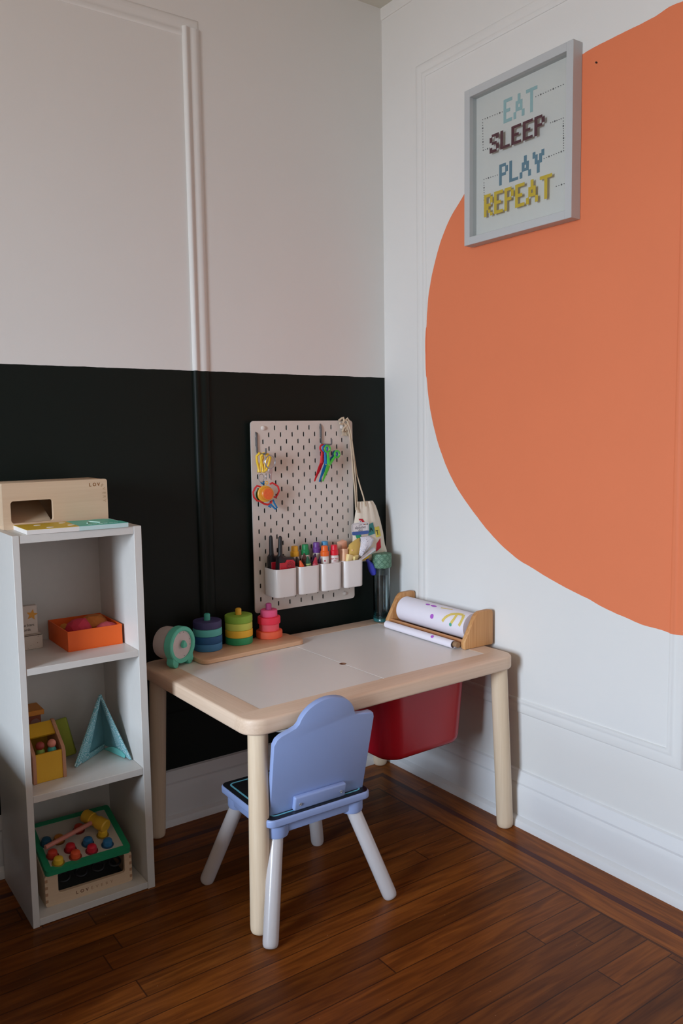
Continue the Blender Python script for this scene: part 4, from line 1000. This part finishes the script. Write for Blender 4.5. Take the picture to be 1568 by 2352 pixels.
# ------------------------------------------------------------------ upper shelf compartment
def tray(name, cat, label, x0, x1, y0, y1, z0, h, mat, th=.0022, rz=0):
    cx, cy = (x0+x1)/2, (y0+y1)/2; o = thing(name, label, cat, (cx, cy, z0), rz); a, d_ = (x1-x0)/2, (y1-y0)/2
    b = B(); b.box(-a, a, -d_, d_, 0, th); b.build('base', mat, o)
    for (q0, q1, w0, w1) in ((-a, a, -d_, -d_+th), (-a, a, d_-th, d_)): b = B(); b.box(q0, q1, w0, w1, th, h, .0004, 1); b.build('wall_panel', mat, o)
    for (q0, q1) in ((-a, -a+th), (a-th, a)): b = B(); b.box(q0, q1, -d_+th, d_-th, th, h, .0004, 1); b.build('wall_panel', mat, o)
    return o
ORG = P('orange_card', (236, 98, 24), .55, var=.04)
z1_ = .5842
tray('open_box', 'box', 'bright orange open cardboard box on the upper shelf', -1.107, -.9775, -.213, -.058, z1_, .0475, ORG)
b = B(); b.box(-.9755, -.9745, -.205, -.062, z1_, z1_+.042, .0003, 1); tag(b.build('box_sleeve', P('sleeve_orange', (190, 80, 50), .6), None), 'thin orange card sleeve standing beside the orange box', 'card')
def lump(name, c3, rx, ry, rz_, c, label, seed, sub=2):
    rnd = random.Random(seed); t = bmesh.new(); bmesh.ops.create_icosphere(t, subdivisions=sub, radius=1)
    for v in t.verts:
        f = 1+rnd.uniform(-.10, .08); v.co = Vector((v.co.x*rx*f, v.co.y*ry*f, v.co.z*rz_*f))
    b = B(); b.add(t); o = b.build(name, P(name+str(seed), c, .95, bump=.4, var=.1), None, ang=12); o.location = c3
    return tag(o, label, 'soft toy', 'soft pieces in the orange box')
lump('soft_ball', (-1.066, -.165, z1_+.039), .031, .030, .028, (196, 52, 72), 'crimson felt ball at the left of the orange box', 11)
lump('soft_ball', (-1.004, -.182, z1_+.034), .027, .022, .018, (206, 84, 92), 'pink felt lump at the front right of the orange box', 12)
lump('soft_ball', (-1.018, -.128, z1_+.038), .034, .030, .024, (206, 120, 56), 'tan felt lump at the back of the orange box', 13)
lump('soft_ball', (-1.083, -.115, z1_+.028), .016, .018, .018, (206, 130, 50), 'ochre felt lump in the back left of the orange box', 14)
WB = NT('speckled_white_card'); o_ = WB.obj(); sp = WB.math('GREATER_THAN', WB.noise(o_, 260, 2), .72); WB.link(WB.mix(sp, lin((206, 192, 178)), lin((120, 100, 86))), WB.b.inputs['Base Color']); WB.b.inputs['Roughness'].default_value = .7
b = B(); b.box(-1.2205, -1.1415, -.132, -.062, z1_, z1_+.0330, .0008, 1); lb_ = b.build('card_box', WB.m, None); tag(lb_, 'low white speckled card box behind the left shelf post', 'box')
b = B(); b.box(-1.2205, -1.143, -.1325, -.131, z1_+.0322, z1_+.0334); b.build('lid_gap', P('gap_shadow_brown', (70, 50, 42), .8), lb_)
cdx = thing('card_pack', 'upright white card pack with an orange star, standing in the low box', 'card pack', (-1.181, -.120, z1_+.0336))
b = B(); b.box(-.035, .033, 0, .016, 0, .068, .0008, 1); b.build('pack_body', P('pack_white', (206, 192, 180), .7), cdx)
ST = [(.0135*(1 if i % 2 == 0 else .45)*math.sin(R(36*i+12)), .0135*(1 if i % 2 == 0 else .45)*math.cos(R(36*i+12))) for i in range(10)]
b = B(); b.prism([(x+.021, y+.046) for x, y in ST], 0, .0006, XZ); b.build('star_print', P('star_orange', (214, 150, 60), .7), cdx)
b = B(); b.prism([(-.022, .058), (-.006, .058), (-.008, .046), (-.012, .040), (-.02, .040)], 0, .0006, XZ); b.build('heart_print', P('print_red', (206, 84, 50), .7), cdx)
TK = P('pack_ink', (74, 64, 58), .7)
text('the Stars', .0085, TK, cdx, TR(.010, -.0003, .022) @ XZ); text('Cards', .0085, TK, cdx, TR(.006, -.0003, .0115) @ XZ)

# ------------------------------------------------------------------ middle shelf compartment
z2 = .3002
YW = P('box_yellow', (218, 168, 38), .5, var=.05); PW_ = wood('toy_side_wood', (196, 146, 112), (170, 116, 88), 2)
yb = thing('toy_caddy', 'yellow wooden box with slanted open front, holding two peg dolls', 'wooden toy', (-1.168, -.236, z2), R(2))
SP = [(0, 0), (0, .062), (.006, .072), (.070, .118), (.078, .118), (.112, .090), (.112, 0)]
for x in (-.0375, .0295):
    b = B(); b.prism([(y, z) for y, z in SP], x, x+.008, Matrix(((0, 0, 1, 0), (1, 0, 0, 0), (0, 1, 0, 0), (0, 0, 0, 1))), bev=.0008, seg=1); b.build('side_panel', PW_, yb)
b = B(); b.box(-.0295, .0295, .002, .008, 0, .066, .0006, 1); b.build('front_panel', YW, yb)
b = B(); b.grid(lambda u, v: Vector((-.0295+.059*u, .044+.030*v, .094+.022*v)), 1, 1, .005); b.build('upper_panel', YW, yb)
b = B(); b.box(-.0295, .0295, .008, .110, 0, .006).box(-.0295, .0295, .105, .111, 0, .08); b.build('tray_floor', YW, yb)
b = B(); b.box(-.0295, .0295, .0085, .045, .006, .045); b.build('step', P('box_ochre', (150, 104, 36), .7), yb)
def doll(x, y, z, cb, chd, label):
    p = Vector((yb.location.x+x, yb.location.y+y, z)); o = thing('peg_doll', label, 'doll', p, 0, 'peg dolls in the yellow caddy')
    b = B(); b.lathe([(0, 0), (.0095, 0), (.0100, .002), (.0098, .020), (.007, .025), (0, .027)], 24); b.build('body', P('doll_'+label.split()[0], cb, .5), o)
    b = B(); b.ball((0, 0, .0325), .0098, n=24); b.build('head', P('head_'+label.split()[0], chd, .5), o)
doll(-.013, .024, z2+.0455, (124, 156, 60), (150, 56, 46), 'green peg doll with a dark red head, left in the caddy')
doll(.013, .024, z2+.0455, (70, 170, 160), (222, 138, 118), 'teal peg doll with a peach head, right in the caddy')
tbx = thing('toy_crate', 'brown toy crate with an orange lid behind the yellow caddy', 'box', (-1.1955, -.082, z2))
b = B(); b.box(-.024, .046, -.030, .030, 0, .118, .001, 1); b.build('crate_body', P('crate_brown', (136, 66, 42), .6, var=.2, scale=25), tbx)
b = B(); b.box(-.024, .053, -.034, .030, .118, .130, .001, 1); b.build('lid', P('crate_orange', (216, 134, 46), .6, var=.1), tbx)
b = B(); b.box(.012, .045, -.032, -.0302, .040, .086, .001, 1); b.build('window_print', P('crate_dark', (62, 40, 34), .6), tbx)
b = B(); b.lathe([(0, .001), (.012, .001), (.012, 0)], 20, TR(.032, -.0302, .098) @ RX(R(90))); b.build('figure_print', P('crate_mauve', (150, 106, 96), .6), tbx)
gb = B(); gb.box(-.018, .018, -.008, .008, 0, .092, .004, 3)
gb = gb.build('fabric_book', P('plush_lime', (148, 158, 58), .9, var=.15, bump=.4), None); gb.location = (-1.092, -.128, z2+.0058); gb.rotation_euler = (R(-12), R(-14), R(-20)); tag(gb, 'lime green fabric book leaning on the yellow caddy', 'book')
# folded cloth tent
n = NT('wave_cloth'); o_ = n.obj(); vo = n.n('ShaderNodeTexVoronoi'); vo.inputs['Scale'].default_value = 75; n.link(o_, vo.inputs['Vector'])
wv = n.math('SINE', n.math('MULTIPLY', vo.outputs['Distance'], 26.0)); wv = n.math('GREATER_THAN', wv, .55)
n.link(n.mix(n.math('MULTIPLY', wv, .8), lin((112, 170, 178)), lin((198, 218, 222))), n.b.inputs['Base Color']); n.b.inputs['Roughness'].default_value = .9; n.bump(n.noise(o_, 60, 3), .4, .002); CLW = n.m
CLI = P('cloth_inner', (98, 148, 156), .9, var=.1, bump=.3); CLT = P('cloth_teal', (110, 196, 190), .8)
te = thing('cloth_tent', 'light blue patterned cloth book standing open like a tent', 'cloth book', (0, 0, z2))
A_ = Vector((-1.016, -.145, .147)); Lf = Vector((-1.100, -.196, .001)); Rf = Vector((-.9785, -.236, .001)); Cb = Vector((-1.004, -.120, 0)); Ca = Vector((-1.012, -.128, .112))
def puff(a, c, d, amp, th, name, mat):
    "soft triangular panel a-c-d with puffed middle"
    nrm = (c-a).cross(d-a).normalized()
    def f(u, v):
        p = a.lerp(c.lerp(d, v), u); w_ = math.sin(math.pi*min(1, u))*math.sin(math.pi*v)
        return p+nrm*(amp*w_+.0012*math.sin(u*19+v*7)*w_)
    b = B(); b.grid(f, 20, 14, th); return b.build(name, mat, te, ang=70)
def strip(L, w0, w1, name, mat, off):
    pass
puff(A_, Lf, Lf.lerp(Cb, .42)+Vector((0, 0, .008)), .003, .004, 'outer_panel', CLW)
puff(A_, Rf.lerp(Cb, .46)+Vector((0, 0, .009)), Rf, .003, .004, 'outer_panel', CLW)
puff(A_+Vector((-.001, .004, -.014)), Lf.lerp(Cb, .36)+Vector((0, .004, .004)), Cb+Vector((0, 0, .010)), -.004, .003, 'inner_panel', CLI)
puff(A_+Vector((.001, .004, -.014)), Cb+Vector((0, 0, .010)), Rf.lerp(Cb, .42)+Vector((0, .004, .008)), -.004, .003, 'inner_panel', CLI)
b = B(); b.grid(lambda u, v: (Lf.lerp(Cb, .22+.78*u)+Vector((0, -.002-.004*v, .0005+.014*v))), 12, 2, .002); b.build('hem', CLW, te, ang=70)
b = B(); b.grid(lambda u, v: (Rf.lerp(Cb, .22+.78*u)+Vector((0, -.004-.006*v, .001+.017*v*math.sin(math.pi*(.15+.8*u))))), 16, 3, .002); b.build('teal_flap', CLT, te, ang=70)
for p_ in (Lf, Rf):
    d_ = (A_-p_).normalized(); b = B(); b.tube([p_+Vector((0, 0, .003)), p_.lerp(A_, .25), p_.lerp(A_, .6), p_.lerp(A_, .9), A_], [.0022, .0030, .0030, .0034, .0022], 10); b.build('seam', CLW, te, ang=70)

# ------------------------------------------------------------------ pounding bench in the lowest compartment
z3 = .0177
pb = thing('pounding_bench', 'wooden pounding bench toy with a green rimmed pegboard, bottom of the shelf', 'wooden toy', (-1.0985, -.264, z3), R(-2.0))
hwB = .1005
b = B(); b.add(frame_plate(-hwB, hwB, 0, .074, -hwB+.029, hwB-.017, .0265, .0735, .006, 0, .009, TR(0, .009, 0) @ XZ)); b.build('front_panel', PLY, pb)
b = B(); b.add(frame_plate(-hwB, hwB, 0, .074, -hwB+.029, hwB-.017, .0265, .0735, .006, 0, .009, TR(0, .170, 0) @ XZ)); b.build('back_panel', PLY, pb)
for s in (-1, 1):
    b = B(); b.prism([(.0095, 0), (.160, 0), (.160, .118), (.0095, .073)], s*hwB-(.009 if s > 0 else 0), s*hwB+(0 if s > 0 else .009), Matrix(((0, 0, 1, 0), (1, 0, 0, 0), (0, 1, 0, 0), (0, 0, 0, 1)))); b.build('side_panel', PLY, pb)
b = B(); b.box(-hwB+.009, hwB-.009, .009, .161, .001, .006); b.build('base', P('bench_base_dark', (70, 74, 74), .5), pb)
GRN = P('rim_green', (30, 142, 98), .45)
sl = math.atan2(.040, .170); mt_ = TR(0, -.004, .0735) @ RX(sl)
b = B(); b.add(ringstrip(-hwB+.002, hwB-.002, 0, .176, .008, .014, 0, .014), mt_); b.build('green_rim', GRN, pb)
b = B(); b.prism(rrect(-hwB+.014, hwB-.014, .012, .164, .005), .005, .0125, mt_); b.build('peg_plate', P('plate_white', (196, 186, 172), .5), pb)
sl_o = thing
def mallet_peg(u, v, c, label, nm):
    M_ = Matrix.Translation(pb.location) @ RZ(R(-2.0)) @ mt_; p = M_ @ Vector((u, v, .0127)); o = thing('pounding_peg', label, 'peg', p, 0, 'pegs on the pounding bench', rot=(sl, 0, R(-2.0)))
    b = B(); b.lathe([(0, 0), (.0145, 0), (.0145, .0012), (.0120, .0022), (.0105, .0026)], 28); b.build('collar', P('collar_'+nm, tuple(int(k*.62) for k in c), .5), o)
    b = B(); b.lathe([(.0112, 0), (.0112, .010), (.0100, .0138), (.0065, .0162), (0, .0168)], 24); b.build('knob', P('knob_'+nm, c, .4), o)
mallet_peg(-.066, .020, (226, 184, 50), 'yellow peg at the front left of the bench', 'yel')
mallet_peg(-.026, .024, (222, 84, 48), 'orange peg in the front row of the bench', 'org')
mallet_peg(.013, .028, (206, 30, 56), 'crimson peg in the front row, right of the orange one', 'crm')
mallet_peg(.052, .033, (44, 112, 160), 'blue peg at the front right of the bench', 'blu')
mallet_peg(-.072, .048, (200, 62, 44), 'red-orange peg behind the yellow one', 'ro')
mallet_peg(-.030, .052, (198, 34, 44), 'red peg behind the orange one', 'red')
mallet_peg(.012, .056, (40, 104, 150), 'blue peg in the middle of the bench', 'bl2')
mallet_peg(-.046, .092, (196, 120, 44), 'ochre peg behind the mallet handle', 'och')
mallet_peg(.006, .110, (190, 60, 40), 'rust red peg near the back of the bench', 'rst')
mallet_peg(-.074, .095, (34, 84, 110), 'dark blue peg at the back left of the bench', 'db')
mallet_peg(.052, .070, (226, 180, 44), 'yellow peg under the mallet head', 'ye2')
M_ = Matrix.Translation(pb.location) @ RZ(R(-2.0)) @ mt_
ml = thing('toy_mallet', 'toy mallet with a yellow head and pink handle lying across the pegs', 'mallet', M_ @ Vector((0, 0, .014)), 0, rot=(sl, 0, R(-2.0)))
b = B(); b.tube([(-.086, .056, .022), (-.05, .068, .022), (.036, .096, .024)], [.0055, .0055, .0055], 14); b.build('handle', P('handle_pink', (206, 128, 112), .5), ml)
dv = Vector((.034, -.062, 0)).normalized(); c_ = Vector((.042, .098, .024)); b = B(); b.tube([c_-dv*.036, c_-dv*.033, c_-dv*.010, c_-dv*.009, c_+dv*.009, c_+dv*.010, c_+dv*.033, c_+dv*.036], [.013, .0155, .0155, .0130, .0130, .0155, .0155, .013], 24); b.build('head', P('mallet_yellow', (222, 172, 48), .45), ml)
for k in range(4):
    x = -.052+.040*k
    b = B(); b.tube([Vector((x+.013*math.cos(2*math.pi*i/20), .028+.010*math.sin(2*math.pi*i/20), .046+.006*math.sin(2*math.pi*i/20))) for i in range(20)], .0028, 8, closed=True); b.build('inner_ring', P('ring_black', (30, 30, 32), .5), pb)
BR3 = P('burnt_print_bench', (110, 70, 44), .7); BR4 = P('burnt_print_bench_pale', (160, 124, 96), .7)
for k, ch_ in enumerate('LOVEVERY'):
    text(ch_, .0105, BR3 if k < 3 else BR4, pb, TR(-.030+.0115*k, -.0002, .0135) @ XZ, ext=.0001, bold=.0002 if k < 3 else 0)
b = B()
for s in (-1, 1):
    for k in range(4): b.box(s*hwB-(.006 if s > 0 else 0), s*hwB+(0 if s > 0 else .006), -.0003, .0002, .010+.016*k, .017+.016*k)
b.build('finger_joint', wood('joint_wood', (176, 136, 104), (150, 112, 84), 0), pb)
